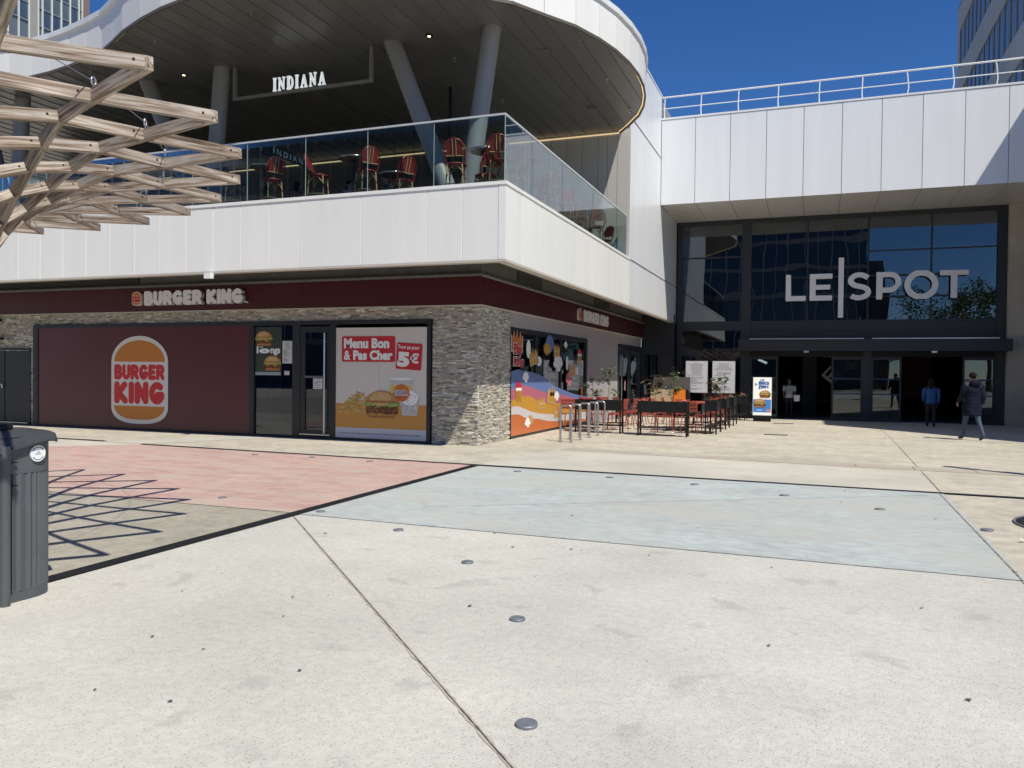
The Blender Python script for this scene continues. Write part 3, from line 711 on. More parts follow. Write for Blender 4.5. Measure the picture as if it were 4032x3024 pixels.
# ---- food drawing helpers
FM = dict(bun=M('print_bun', (.50, .24, .07), .6, var=.38, scale=38, bump=.0), bund=M('print_bun_dark', (.36, .15, .04), .6, var=.38, scale=38, bump=.0), bunl=M('print_bun_light', (.62, .38, .15), .6, var=.38, scale=38, bump=.0), let=M('print_lettuce', (.17, .27, .05), .6, var=.38, scale=38, bump=.0), letl=M('print_lettuce_light', (.34, .42, .12), .6, var=.38, scale=38, bump=.0), pat=M('print_patty', (.13, .045, .015), .6, var=.38, scale=38, bump=.0), patl=M('print_crust', (.27, .10, .03), .6, var=.38, scale=38, bump=.0), che=M('print_cheese', (.72, .36, .05), .6, var=.38, scale=38, bump=.0), tom=M('print_tomato', (.5, .05, .02), .6, var=.38, scale=38, bump=.0),
   fry=M('print_fries', (.62, .40, .12), .6, var=.38, scale=38, bump=.0), fryd=M('print_fries_shade', (.45, .27, .07), .6, var=.38, scale=38, bump=.0), cup=M('print_cup', (.55, .56, .55), .6, var=.38, scale=38, bump=.0), jui=M('print_juice', (.75, .52, .08), .6, var=.38, scale=38, bump=.0), org=M('print_orange', (.62, .17, .02), .6, var=.38, scale=38, bump=.0), wht=M('print_white', (.85, .85, .82), .6), cre=M('print_cream', (.62, .60, .56), .6), blu=M('print_blue', (.03, .06, .35), .6))
def burger(q, fr, cx, cy, w_, h_, d, cheese=False, seed=1):
    rnd = random.Random(seed)
    def wav(x0, x1, y, a, n, h2):
        top = [(x0+(x1-x0)*i/n, y+h2+a*rnd.uniform(-.5, .6)) for i in range(n+1)]; bot = [(x0+(x1-x0)*i/n, y+a*rnd.uniform(-1, .3)) for i in range(n+1)]
        return bot+top[::-1]
    s = w_/2
    q.loops([rrect(cx-s*.82, cy-h_*.5, cx+s*.82, cy-h_*.25, h_*.12)], fr, d, d, FM['bund'])
    q.loops([rrect(cx-s*.80, cy-h_*.42, cx+s*.80, cy-h_*.28, h_*.06)], fr, d+.0008, d+.0008, FM['bun'])
    q.loops([wav(cx-s*.92, cx+s*.92, cy-h_*.33, h_*.05, 26, h_*.27)], fr, d+.0016, d+.0016, FM['pat'])
    for k in range(34):
        x = cx+rnd.uniform(-.85, .85)*s; y = cy+rnd.uniform(-.32, -.07)*h_; q.loops([ell2(x, y, s*.06, h_*.025, 7)], fr, d+.0022+k*1e-5, d+.0022+k*1e-5, rnd.choice([FM['patl'], FM['patl'], FM['bund']]))
    if cheese:
        q.loops([[(cx-s*.85, cy-.02*h_), (cx-s*.5, cy-.16*h_), (cx-s*.1, cy-.04*h_), (cx+s*.3, cy-.2*h_), (cx+s*.75, cy-.02*h_), (cx+s*.8, cy+.04*h_), (cx-s*.9, cy+.04*h_)]], fr, d+.003, d+.003, FM['che'])
        q.loops([rrect(cx-s*.85, cy+.0*h_, cx+s*.85, cy+.07*h_, h_*.03)], fr, d+.0034, d+.0034, FM['tom'])
    q.loops([wav(cx-s*1.0, cx+s*1.0, cy-h_*.06, h_*.09, 22, h_*.14)], fr, d+.004, d+.004, FM['let'])
    q.loops([wav(cx-s*.9, cx+s*.95, cy-h_*.02, h_*.08, 18, h_*.07)], fr, d+.0046, d+.0046, FM['letl'])
    dome = ell2(cx, cy+h_*.06, s*.93, h_*.44, 24, 0, 180)
    q.loops([dome], fr, d+.0052, d+.0052, FM['bun'])
    q.loops([ell2(cx-s*.08, cy+h_*.2, s*.62, h_*.25, 20)], fr, d+.0058, d+.0058, FM['bunl'])
    q.loops([[(cx-s*.93, cy+h_*.06), (cx+s*.93, cy+h_*.06), (cx+s*.86, cy+h_*.14), (cx-s*.86, cy+h_*.13)]], fr, d+.0064, d+.0064, FM['bund'])
    for k in range(26):
        a = rnd.uniform(20, 160); rr_ = rnd.uniform(.35, .9); x = cx+s*.85*rr_*cos(R(a)); y = cy+h_*(.06+.40*rr_*sin(R(a)))
        q.loops([ell2(x, y, s*.022, h_*.012, 6)], fr, d+.007, d+.007, FM['cre'])
# posters
F0 = FRONT(0, 0, 16.0)
T = thing('menu_poster', 'large beige window poster with burger, fries and drink reading Menu Bon & Pas Cher 5€', 'poster', (-9.3, 15.98, .06))
cols = dict(bg=M('print_beige', (.66, .62, .56), .35), red=M('print_red', (.55, .025, .035), .35), oran=M('print_ochre', (.55, .27, .06), .35), foot=M('print_footer', (.52, .54, .62), .35))
obj('sheet', MB().box(-10.50, -8.13, 15.995, 16.03, .06, 2.62, cols['bg']), T)
q = MB(); q.loops([rect(-10.50, .30, -8.13, .86)], F0, .008, .008, cols['oran']); q.loops([rect(-10.50, .065, -8.13, .30)], F0, .008, .008, cols['foot'])
q.box(-9.335, -9.330, 15.991, 15.994, .3, 2.6, M('sheet_seam', (.55, .52, .48), .5))
text(q, 'Pour votre santé, mangez au moins cinq fruits et légumes par jour. www.mangerbouger.fr', F0, -10.38, .14, -8.25, .20, .011, M('print_dark', (.08, .08, .12), .5), .0)
obj('background_print', q, T)
q = MB(); q.loops([rrect(-10.34, 1.83, -8.93, 2.42, .04)], F0, .012, .012, cols['red'])
q.loops([rrect(-8.90, 1.66, -8.25, 2.26, .04, 5, -.06)], F0, .014, .014, cols['red'])
obj('headline_patch', q, T)
for tx, box_, dd, of, tl in [('Menu Bon', (-10.28, 2.14, -9.08, 2.375), .017, .055, 0), ('&', (-10.28, 1.87, -10.10, 2.09), .017, .03, 0), ('Pas Cher', (-10.03, 1.87, -8.99, 2.10), .017, .055, 0),
                         ('Tout ça pour', (-8.86, 2.10, -8.30, 2.21), .018, .02, -.06), ('5', (-8.87, 1.72, -8.56, 2.06), .018, .07, -.06), ('€', (-8.54, 1.80, -8.32, 2.03), .018, .03, -.06)]:
    q = MB(); text(q, tx, F0, *box_, dd, FM['wht'], of, tilt=tl); obj('headline_word', q, T)
q = MB()
q.loops([[(-9.10, .98), (-9.05, 1.45), (-8.47, 1.45), (-8.52, .95)]], F0, .012, .012, FM['cup']); q.loops([[(-9.06, 1.0), (-9.03, 1.30), (-8.50, 1.30), (-8.54, .96)]], F0, .0128, .0128, FM['jui'])
q.loops([ell2(-8.76, 1.45, .30, .03)], F0, .0132, .0132, FM['wht']); q.loops([ell2(-8.76, 1.13, .21, .20)], F0, .0138, .0138, FM['org'])
text(q, 'FANTA', F0, -8.93, 1.07, -8.60, 1.20, .0142+.001, FM['wht'], .08); text(q, 'FANTA', F0, -8.915, 1.085, -8.615, 1.185, .0165, FM['blu'], .02); text(q, 'sans sucres', F0, -8.86, 1.01, -8.67, 1.04, .0165, FM['blu'], 0)
obj('drink_print', q, T)
q = MB()
rnd = random.Random(3)
for k in range(110):
    x = -10.40+rnd.betavariate(1.6, 1.2)*.85; hmax = .12+.38*max(0, 1-abs(x+9.85)/.5); y = .66+rnd.random()*hmax; a = rnd.uniform(-.6, .6); l = rnd.uniform(.10, .17)
    q.loops([rrect(x-l/2, y-.018, x+l/2, y+.018, .006, 2, a)], F0, .0125+k*5e-5, .0125+k*5e-5, rnd.choice([FM['fry'], FM['fry'], FM['fryd']]))
obj('fries_print', q, T)
q = MB(); q.loops([[(-8.74, .62), (-8.80, 1.02), (-8.30, 1.02), (-8.36, .62)]], F0, .0125, .0125, FM['cup']); q.loops([ell2(-8.55, 1.02, .22, .17, 18)], F0, .013, .013, FM['wht'])
for k in range(40): q.loops([ell2(-8.55+rnd.uniform(-.2, .2), rnd.uniform(.68, 1.14), .012, .009, 5)], F0, .0136, .0136, FM['pat'])
obj('dessert_print', q, T)
q = MB(); burger(q, F0, -9.26, .86, .90, .62, .0165, False, 5); obj('burger_print', q, T)
# big roundel on the maroon panel
BKr = M('sign_red', (.60, .02, .025), .4); BKo = M('sign_orange', (.58, .20, .025), .4); BKw = M('sign_cream', (.74, .71, .65), .4)
def roundel(q, fr, cx, cy, w_, h_, d, th=.004):
    def cap(sc):
        a = w_/2*sc; m_ = (1-sc)*w_/2; t_ = h_/2-m_
        top = [(cx+a*cos(R(x)), cy+t_-h_*.30+h_*.30*sin(R(x))*1.0) for x in np.linspace(0, 180, 19)]
        bt = [(cx+a*np.sign(cos(R(x)))*abs(cos(R(x)))**.75, cy-t_+h_*.19+h_*.19*np.sign(sin(R(x)))*abs(sin(R(x)))**.9) for x in np.linspace(180, 360, 19)]
        return [(float(x), float(y)) for x, y in top+bt]
    q.loops([cap(1)], fr, 0, d, BKw)
    W = w_; H = h_
    a = W*.448
    bun = [(cx+a*cos(R(x)), cy+H*.205+H*.245*sin(R(x))) for x in np.linspace(0, 180, 21)]
    q.loops([[(float(x), float(y)) for x, y in bun]], fr, d+.002, d+.002, BKo)
    bt = [(cx+a*np.sign(cos(R(x)))*abs(cos(R(x)))**.7, cy-H*.298+H*.155*sin(R(x))) for x in np.linspace(180, 360, 21)]
    q.loops([[(float(x), float(y)) for x, y in bt]], fr, d+.002, d+.002, BKo)
    word(q, 'BURGER', fr, cx-W*.445, cy-H*.0, cx+W*.445, cy+H*.175, d+.002, d+.004, BKr, r=.15, track=.005)
    word(q, 'KING', fr, cx-W*.445, cy-H*.275, cx+W*.445, cy-H*.02, d+.002, d+.004, BKr, r=.15, track=.02)
q = MB(); roundel(q, FRONT(0, 0, 16.005), -16.5, 1.32, 1.92, 2.30, .012)
tag(obj('logo_sticker', q), 'huge round-topped Burger King bun logo on the maroon window panel', 'logo')
# BURGER KING letters on the band
T = thing('restaurant_sign', 'white BURGER KING letters with small bun logo on the long maroon band facing the plaza', 'sign', (-15, 15.9, 3.2), 0, 'raised signs on the maroon band')
lit = M('sign_white', (.84, .84, .84), .4); sidem = M('sign_side', (.38, .38, .39), .5)
def letters(word_, u0_, u1, v0, v1, fr, parent, r=.155, dp=.11):
    gl_, W = word_loops(word_, BKG, r, False, .02)
    for g2 in gl_:
        if not g2: continue
        g3 = [[(u0_+x/W*(u1-u0_), v0+y*(v1-v0)) for x, y in lp] for lp in g2]
        g3.sort(key=lambda l: -(max(p[0] for p in l)-min(p[0] for p in l)))
        q = MB(); q.loops(g3, fr, .0, dp, lit, sidem); obj('letter', q, parent)
FB = FRONT(0, 0, 15.93)
letters('BURGER KING', -16.17, -13.05, 3.235, 3.60, FB, T)
obj('registered_dot', MB().loops([ell2(-12.99, 3.27, .022, .022, 10)], FB, 0, .09, lit), T)
q = MB(); roundel(q, FB, -16.47, 3.425, .31, .36, .06); obj('logo', q, T)
T = thing('restaurant_sign', 'smaller white BURGER KING letters with bun logo on the maroon band facing the terrace', 'sign', (-6.7, 25.5, 3.2), 0, 'raised signs on the maroon band')
FS = SIDE(0, 0, -6.79)
letters('BURGER KING', 23.95, 27.1, 3.22, 3.585, FS, T, dp=.05); q = MB(); roundel(q, FS, 23.5, 3.41, .33, .37, .06); obj('logo', q, T)
# menu boards in the small window
T = thing('window_poster', 'dark green window poster with two long burgers reading les longs, beside the door', 'poster', (-12.5, 16.0, 1.5))
q = MB(); FG = FRONT(0, 0, 16.03); q.loops([rect(-12.83, 1.58, -12.06, 2.66)], FG, 0, .004, M('poster_green', (.035, .05, .035), .4)); q.loops([rect(-12.83, 1.49, -12.08, 1.57)], FG, 0, .005, M('poster_strip', (.30, .35, .35), .4)); obj('sheet', q, T)
q = MB(); burger(q, FG, -12.58, 2.38, .52, .36, .006, True, 2); burger(q, FG, -12.32, 1.78, .52, .36, .006, True, 4); obj('burger_print', q, T)
q = MB(); text(q, 'l', FG, -12.79, 2.02, -12.74, 2.2, .006, FM['wht'], .04); text(q, 'o', FG, -12.72, 2.02, -12.40, 2.14, .006, FM['wht'], .08); text(q, 'ngs', FG, -12.38, 1.97, -12.10, 2.14, .006, FM['wht'], .04); text(q, 'les', FG, -12.7, 2.16, -12.6, 2.2, .006, FM['wht'], .01); obj('lettering', q, T)
def notice(name, label, x0, x1, z0, z1, y, lines, title=None, mt=None):
    t = thing(name, label, 'notice', ((x0+x1)/2, y, z0)); q = MB(); F_ = FRONT(0, 0, y)
    q.loops([rect(x0, z0, x1, z1)], F_, -.003, .002, mt or M('paper', (.62, .62, .6), .6)); obj('sheet', q, t)
    q = MB(); rnd = random.Random(int(x0*100)); n = lines
    for k in range(n):
        z = z1-(z1-z0)*(.08+.86*k/n); wq = (x1-x0)*rnd.uniform(.3, .8); h2 = (z1-z0)/n*.16; c = (x0+x1)/2 if k < n*.4 else x0+(x1-x0)*.08+wq/2
        if rnd.random() < .2: continue
        q.loops([rect(c-wq/2, z-h2, c+wq/2, z+h2)], F_, .003, .003, M('print_grey', (.12, .12, .13), .6))
    obj('printed_lines', q, t); return t
notice('menu_card', 'white two-column menu card taped inside the narrow window left of the door', -12.04, -11.76, 1.78, 2.32, 16.035, 22)
notice('window_notice', 'small pale notice taped below the menu card', -11.98, -11.84, 1.50, 1.60, 16.035, 5)
notice('door_notice', 'white paper notice taped on the glass entrance door of the restaurant', -11.12, -10.86, 1.18, 1.43, 15.98, 8)
# double service door at far left
T = thing('service_door', 'dark double service door set in the stone wall at the far left', 'door', (-21.6, 16, 0))
obj('frame', MB().box(-22.62, -20.5, 16.02, 16.12, 2.09, 2.15, frame_m).box(-20.56, -20.5, 16.02, 16.12, 0, 2.09, frame_m).box(-22.62, -22.56, 16.02, 16.12, 0, 2.09, frame_m), T)
dm = M('door_slate', (.022, .026, .030), .5, var=.1, scale=2)
obj('leaf', MB().box(-21.49, -20.57, 16.04, 16.09, .06, 2.08, dm), T); l2 = obj('leaf', MB().box(-22.55, -21.53, 16.04, 16.09, .06, 2.08, dm), T)
obj('handle', MB().box(-21.62, -21.57, 16.01, 16.04, 1.02, 1.14, alu).box(-21.75, -21.57, 15.99, 16.01, 1.11, 1.13, alu), l2)
obj('threshold', MB().box(-22.6, -20.5, 15.99, 16.1, 0, .05, frame_m).box(-22.56, -20.56, 15.985, 16.03, .05, .07, alu), T)
for x, z, l_, big in [(-21.70, 2.92, 'pale floodlight projecting from the stone wall above the service door', 1), (-21.62, 2.40, 'small black wall camera between floodlight and service door', 0)]:
    t = thing('wall_floodlight' if big else 'wall_camera', l_, 'floodlight' if big else 'camera', (x, 16, z))
    obj('bracket', MB().box(x-.02, x+.06, 15.90, 16.05, z-.01, z+.05, black_m), t)
    obj('housing', MB().box(x-.28, x-.02, 15.72, 15.9, z-.03, z+.02, paint_w if big else black_m) if big else MB().box(x-.14, x+.07, 15.86, 15.93, z-.02, z+.02, black_m), t)
# floodlight under parapet
t = thing('wall_floodlight', 'small white box light hanging under the white parapet above the maroon band', 'floodlight', (-12.5, 14.2, 3.7))
obj('housing', MB().box(-12.62, -12.44, 14.02, 14.12, 3.62, 3.74, paint_w), t); obj('bracket', MB().box(-12.58, -12.48, 14.12, 14.2, 3.70, 3.745, paint_w), t)

# ---- side wall X=-6.9
SW = thing('side_shopfront', 'side wall of the burger restaurant: glazing with printed hills, grey render and a dark door', 'shopfront', (-6.9, 26, 0))
q = MB(); q.box(-7.1, -6.9, 18.03, 33.4, 2.72, 3.07, greywall); q.box(-7.1, -6.9, 24.93, 29.2, -.2, 2.72, greywall); obj('rendered_wall', q, SW)
q = MB(); q.box(-6.99, -6.89, 18.03, 24.93, 2.60, 2.72, frame_m); q.box(-6.99, -6.89, 24.80, 24.93, 0, 2.60, frame_m); q.box(-6.99, -6.89, 18.03, 18.08, 0, 2.60, frame_m); q.box(-6.99, -6.89, 18.03, 24.93, 0, .06, frame_m)
for y in (19.96, 22.17): q.box(-6.99, -6.90, y-.05, y+.05, .06, 2.6, frame_m)
obj('frame', q, SW)
for a, b_ in [(18.08, 19.91), (20.01, 22.12), (22.22, 24.80)]: obj('glass_pane', MB().box(-6.95, -6.94, a, b_, .06, 2.60, g_door), SW)
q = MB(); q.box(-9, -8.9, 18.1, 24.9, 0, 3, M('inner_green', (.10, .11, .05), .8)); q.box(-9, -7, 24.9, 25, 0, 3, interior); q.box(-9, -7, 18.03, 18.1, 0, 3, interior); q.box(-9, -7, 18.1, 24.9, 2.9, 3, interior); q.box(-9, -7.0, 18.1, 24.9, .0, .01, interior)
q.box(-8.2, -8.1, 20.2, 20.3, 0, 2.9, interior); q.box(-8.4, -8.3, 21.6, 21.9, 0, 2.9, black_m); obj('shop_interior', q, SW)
# printed hills: layered film bands
GF = SIDE(0, 0, -6.885)
def band(pts_top, base_, m, d):
    q = MB(); ct = cr_spline(pts_top, 5); q.loops([ct+[(ct[-1][0], base_), (ct[0][0], base_)]], GF, d-.001, d, m); return q
hill = thing('window_mural', 'colourful window film of blue, pink, yellow, white and orange hills with crowns and clouds', 'mural', (-6.88, 21, 0))
mb_ = M('film_blue', (.13, .20, .42), .35); mp_ = M('film_pink', (.50, .14, .20), .35); my_ = M('film_yellow', (.58, .30, .045), .35); mw_ = M('film_white', (.62, .60, .60), .35); mo_ = M('film_orange', (.58, .16, .045), .35)
obj('blue_hill', band([(18.04, 1.65), (18.5, 1.69), (18.95, 1.66), (19.5, 1.63), (20.03, 1.58), (20.7, 1.46), (21.31, 1.30), (22, 1.17), (22.78, 1.06), (23.6, .96), (24.78, .87)], .07, mb_, .002), hill)
obj('pink_hill', band([(18.04, 1.20), (18.5, 1.27), (18.97, 1.29), (19.5, 1.24), (20.05, 1.16), (20.7, 1.08), (21.32, 1.03), (22.2, .98), (23.19, .87), (24.78, .70)], .07, mp_, .005), hill)
obj('yellow_hill', band([(18.04, .94), (18.6, 1.0), (19.27, 1.02), (19.7, .95), (20.06, .86), (21, .78), (22.04, .74), (23.4, .62), (24.78, .5)], .07, my_, .008), hill)
obj('white_hill', band([(18.04, .78), (18.5, .78), (19.0, .70), (19.5, .61), (20.07, .54), (21, .47), (22.15, .43), (23.4, .42), (24.78, .4)], .07, mw_, .011), hill)
obj('orange_hill', band([(18.04, .60), (18.6, .57), (19.0, .48), (19.5, .42), (20.07, .39), (21, .28), (22.15, .23), (23.4, .2), (24.78, .15)], .07, mo_, .014), hill)
def crown(q, cy, cz, s, m, tilt=0, d=.017, eyes=True):
    P = [(-.5, -.5), (.5, -.5), (.5, .35), (.36, .1), (.28, .5), (.12, .12), (0, .58), (-.12, .12), (-.28, .5), (-.36, .1), (-.5, .35)]
    def tr(P): return [(cy+s*1.4*(x*cos(tilt)-y*sin(tilt)), cz+s*.9*(x*sin(tilt)+y*cos(tilt))) for x, y in P]
    q.loops([tr([(x*1.14, y*1.12) for x, y in P])], GF, d, d, M('film_cream', (.66, .55, .35), .4)); q.loops([tr(P)], GF, d+.002, d+.002, m)
    if eyes:
        for e in (-.18, .2): q.loops([tr(ell2(e, -.12, .09, .12, 10))], GF, d+.004, d+.004, FM['wht']); q.loops([tr(ell2(e+.02, -.14, .045, .07, 8))], GF, d+.006, d+.006, black_m)
def cloud(q, cy, cz, s, m, d=.017):
    for k, (a, b_, r_) in enumerate([(0, 0, .5), (-.4, -.1, .33), (.42, -.05, .35), (0, .42, .38), (.1, -.45, .35), (-.3, .3, .28), (.35, .3, .28)]): q.loops([ell2(cy+a*s*1.45, cz+b_*s*.8, r_*s*1.45, r_*s*.8, 12)], GF, d+k*1e-4, d+k*1e-4, m)
q = MB(); crown(q, 18.38, 2.38, .52, mo_, 0, .017, False); text(q, 'Play', GF, 18.10, 1.98, 18.78, 2.36, .022, M('film_white2', (.8, .68, .62), .4), .09); text(q, 'King', GF, 18.10, 1.70, 18.84, 2.02, .022, MATS['film_white2'], .09)
text(q, 'Play', GF, 18.13, 2.0, 18.75, 2.34, .026, cols['red'], .04); text(q, 'King', GF, 18.13, 1.72, 18.81, 2.0, .026, cols['red'], .04); obj('play_lettering', q, hill)
q = MB(); crown(q, 19.62, 2.03, .42, my_, .25); q.loops([ell2(19.22, 2.22, .17, .24, 10)], GF, .016, .016, FM['wht']); q.loops([ell2(20.05, 1.92, .22, .13, 10)], GF, .017, .017, FM['wht']); obj('crown_print', q, hill)
q = MB(); cloud(q, 21.72, 1.90, .40, FM['wht']); crown(q, 21.6, 2.25, .36, my_, 0, .019); obj('crown_print', q, hill)
q = MB(); cloud(q, 20.95, 2.42, .38, mb_); q.loops([[(20.72+1.4*(.26 if i % 2 else .17)*cos(2*pi*i/24), 2.27+.75*(.26 if i % 2 else .17)*sin(2*pi*i/24)) for i in range(24)]], GF, .02, .02, my_); obj('sun_print', q, hill)
q = MB(); cloud(q, 22.85, 1.45, .34, mp_); crown(q, 23.15, 1.72, .42, my_, .2, .02); q.loops([ell2(22.62, 1.9, .14, .22, 8)], GF, .019, .019, FM['wht']); q.loops([ell2(23.68, 1.68, .2, .12, 8)], GF, .019, .019, FM['wht']); obj('crown_print', q, hill)
for cy, cz, s in [(18.53, 1.18, .42), (23.95, 2.15, .42)]:
    q = MB(); q.loops([ell2(cy, cz+.04, s*.55, s*.42, 16, 0, 180)], GF, .017, .017, cols['red']); q.loops([rect(cy-s*.5, cz-.02, cy+s*.5, cz+.06)], GF, .018, .018, FM['wht'])
    for k in range(6): q.loops([rrect(cy-s*.48+k*s*.165, cz-.22-.03*(k % 3), cy-s*.36+k*s*.165, cz+.0, .01, 2)], GF, .019, .019, my_)
    obj('fries_print', q, hill)
q = MB(); crown(q, 21.2, 1.0, .46, my_, -.15, .017, False); q.loops([rrect(21.02, .97, 21.2, 1.08, .03)], GF, .021, .021, black_m); q.loops([rrect(21.22, .97, 21.4, 1.08, .03)], GF, .021, .021, black_m); cloud(q, 21.62, .96, .22, FM['wht'], .023); obj('crown_print', q, hill)
q = MB(); crown(q, 20.3, .82, .32, my_); obj('crown_print', q, hill)
q = MB(); crown(q, 21.7, .52, .36, my_); obj('crown_print', q, hill)
q = MB(); crown(q, 19.42, .42, .24, my_, -.2); cloud(q, 19.2, .34, .2, FM['wht'], .019); obj('crown_print', q, hill)
q = MB(); cloud(q, 19.02, 1.51, .22, FM['wht']); obj('cloud_print', q, hill)
q = MB(); cloud(q, 22.45, 2.44, .16, FM['wht']); obj('cloud_print', q, hill)
# dark door at the end of side wall
q = MB(); q.box(-6.98, -6.88, 29.2, 29.45, -.2, 2.62, frame_m); q.box(-6.98, -6.885, 29.45, 33.4, 2.5, 2.72, frame_m); q.box(-6.98, -6.88, 31.2, 31.4, -.2, 2.5, frame_m); q.box(-6.98, -6.88, 33.2, 33.4, -.2, 2.5, frame_m); obj('door_frame', q, SW)
o = obj('door', MB().box(-6.95, -6.93, 29.45, 31.2, -.15, 2.5, g_dark), SW); obj('handle', MB().tube([(-6.86, 29.7, .1), (-6.86, 29.7, 2.3)], .02, alu, 8), o)
obj('glass_pane', MB().box(-6.95, -6.93, 31.4, 33.2, -.15, 2.5, g_dark), SW)
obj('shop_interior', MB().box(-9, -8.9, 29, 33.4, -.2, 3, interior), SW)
notice_m = M('pink_notice', (.5, .28, .25), .6)
tag(obj('door_sticker', MB().box(-6.925, -6.92, 30.5, 30.62, .95, 1.35, notice_m)), 'small pink vertical sticker on the dark side door', 'sticker')

# ---- glass balustrade
def glass_rail(name, label, pts, bottom=5.27, top=6.54):
    t = thing(name, label, 'balustrade', (*pts[0], bottom)); k = 0
    for a, b_ in zip(pts[:-1], pts[1:]):
        A = Vector((*a, 0)); B = Vector((*b_, 0)); d = (B-A).normalized()*.008; n = Vector((d.y, -d.x, 0)).normalized()*.009
        P = [A+d-n, B-d-n, B-d+n, A+d+n]
        q = MB(); q.hull8([p+Vector((0, 0, bottom-.05)) for p in P]+[p+Vector((0, 0, top)) for p in P], g_rail); obj('glass_pane', q, t)
        q = MB(); q.beam((B.x, B.y, bottom), (B.x, B.y, top), .006, .02, M('glass_edge', (.35, .45, .43), .3)); obj('joint', q, t)
    q = MB()
    for a, b_ in zip(pts[:-1], pts[1:]): pass
    A, B = pts[0], pts[-1]; q.beam((*A, top+.012), (*B, top+.012), .045, .035, M('rail_alu', (.62, .65, .65), .35, metal=.3)); obj('handrail', q, t); return t
gx = [-5.60-1.503*i for i in range(17)]
glass_rail('glass_balustrade', 'long clear glass balustrade on the white parapet facing the plaza', [(x, SY+.06) for x in gx[::-1]])
glass_rail('glass_balustrade', 'clear glass balustrade on the parapet facing the mall entrance', [(SX-.06, y) for y in (14.21, 15.59, 17.10, 18.62, 20.14, 21.62, 23.16, 24.67)])
# ---- hanging INDIANA sign
SER = .05
def slab(paths, w_): return (w_, paths)
IND = {'I': (.50, [([(.25, .1), (.25, .9)], .12), ([(.06, .05), (.44, .05)], .05), ([(.06, .95), (.44, .95)], .05)]),
 'N': (.92, [([(.20, .1), (.20, .92)], .05), ([(.22, .86), (.70, .12)], .10), ([(.70, .06), (.70, .9)], .05), ([(.06, .05), (.36, .05)], .05), ([(.06, .95), (.3, .95)], .05), ([(.56, .95), (.86, .95)], .05)]),
 'D': (.86, [([(.24, .1), (.24, .9)], .12), ([(.06, .05), (.40, .05)], .05), ([(.06, .95), (.40, .95)], .05), ([(.3, .93)]+arc(.38, .5, .33, .43, 80, -80)+[(.3, .07)], .085)]),
 'A': (.92, [([(.20, .08), (.44, .93)], .045), ([(.44, .93), (.70, .08)], .10), ([(.28, .32), (.6, .32)], .045), ([(.06, .05), (.36, .05)], .05), ([(.50, .05), (.86, .05)], .05)])}
T = thing('hanging_sign', 'lit white INDIANA letters on a grey frame hanging under the canopy', 'sign', (-12, 16.53, 8.47))
fm = M('sign_frame', (.20, .19, .17), .5)
obj('frame', MB().box(-13.95, -13.87, 16.49, 16.57, 8.44, 9.28, fm).box(-9.97, -9.89, 16.49, 16.57, 8.44, 9.28, fm).box(-13.87, -9.97, 16.49, 16.57, 8.44, 8.52, fm), T)
FI = FRONT(0, 0, 16.5)
gl_, W = word_loops('INDIANA', IND, .06, True, .10)
litm = M('lit_letters', (.80, .84, .86), .4, emit=.45)
for g2 in gl_:
    g3 = [[(-12.72+x/W*1.56, 8.53+y*.33) for x, y in lp] for lp in g2]; g3.sort(key=lambda l: -(max(p[0] for p in l)-min(p[0] for p in l)))
    q = MB(); q.loops(g3, FI, 0, .035, litm); obj('letter', q, T)
for x, y, l_ in [(-11.0, 17.2, 'black loudspeaker')]: pass

# ------------------------------------------------------------------ shopping centre entrance
MC = thing('shopping_centre', 'shopping centre entrance block with white panelled portal over dark glazed curtain wall', 'building', (.5, 33.9, 0))
PY, GY = 30.1, 33.95
ZP0, ZP1 = 7.96, 11.13
q = MB(); q.box(-5.54, 12, PY+.05, PY+.3, ZP0+.03, ZP1, grey_back); q.box(-5.5, 12, PY+.3, GY+6, 8.1, 10.9, white_back); obj('portal_core', q, MC)
xs = [-5.545]+[-4.29+1.2565*i for i in range(14)]
for a, b_ in zip(xs[:-1], xs[1:]): obj('portal_panel', MB().box(a+.009, b_-.009, PY-random.uniform(0, .003), PY+.045, ZP0, ZP1-.01, white_s), MC)
obj('portal_coping', MB().box(-5.55, 12, PY-.02, PY+.4, ZP1, ZP1+.07, white_s), MC)
for a, b_ in zip(xs[:-1], xs[1:]):
    for y0, y1 in ((PY+.05, 32.0), (32.0, 33.9)): obj('soffit_panel', MB().box(a+.008, b_-.008, y0+.006, y1-.006, ZP0+.0, ZP0+.03, soffit_l), MC)
# white wing wall between terrace and portal  (plane X=-5.55)
WZ = [3.79, 5.24, 9.70, 12.0]
q = MB(); q.box(-6.0, SX-.04, EY+.05, GY, 3.85, 11.95, grey_back); obj('wing_core', q, MC)
ysw = [EY+.02, 25.6, 26.35, 27.1, 27.85, 28.6, 29.35, 30.09, 30.9, 31.7, 32.5, 33.2, 33.93]
for i, (a, b_) in enumerate(zip(ysw[:-1], ysw[1:])):
    for j in range(3):
        if j == 2 and a > 30.0: continue
        z0, z1 = WZ[j]+.008, WZ[j+1]-.008
        if a > 30.0 and j == 1: z1 = ZP0+.02
        obj('wing_panel', MB().box(SX-.04, SX-random.uniform(0, .003), a+.0035, b_-.0035, z0, z1, white_s), MC)
obj('wing_coping', MB().box(SX-.25, SX+.02, EY, PY+.3, 12.0, 12.06, white_s), MC)
obj('wing_trim', MB().box(SX-.03, SX+.012, EY+.02, PY, 9.685, 9.715, grey_back).box(SX-.03, SX+.012, EY+.02, 33.9, 5.225, 5.255, grey_back), MC)
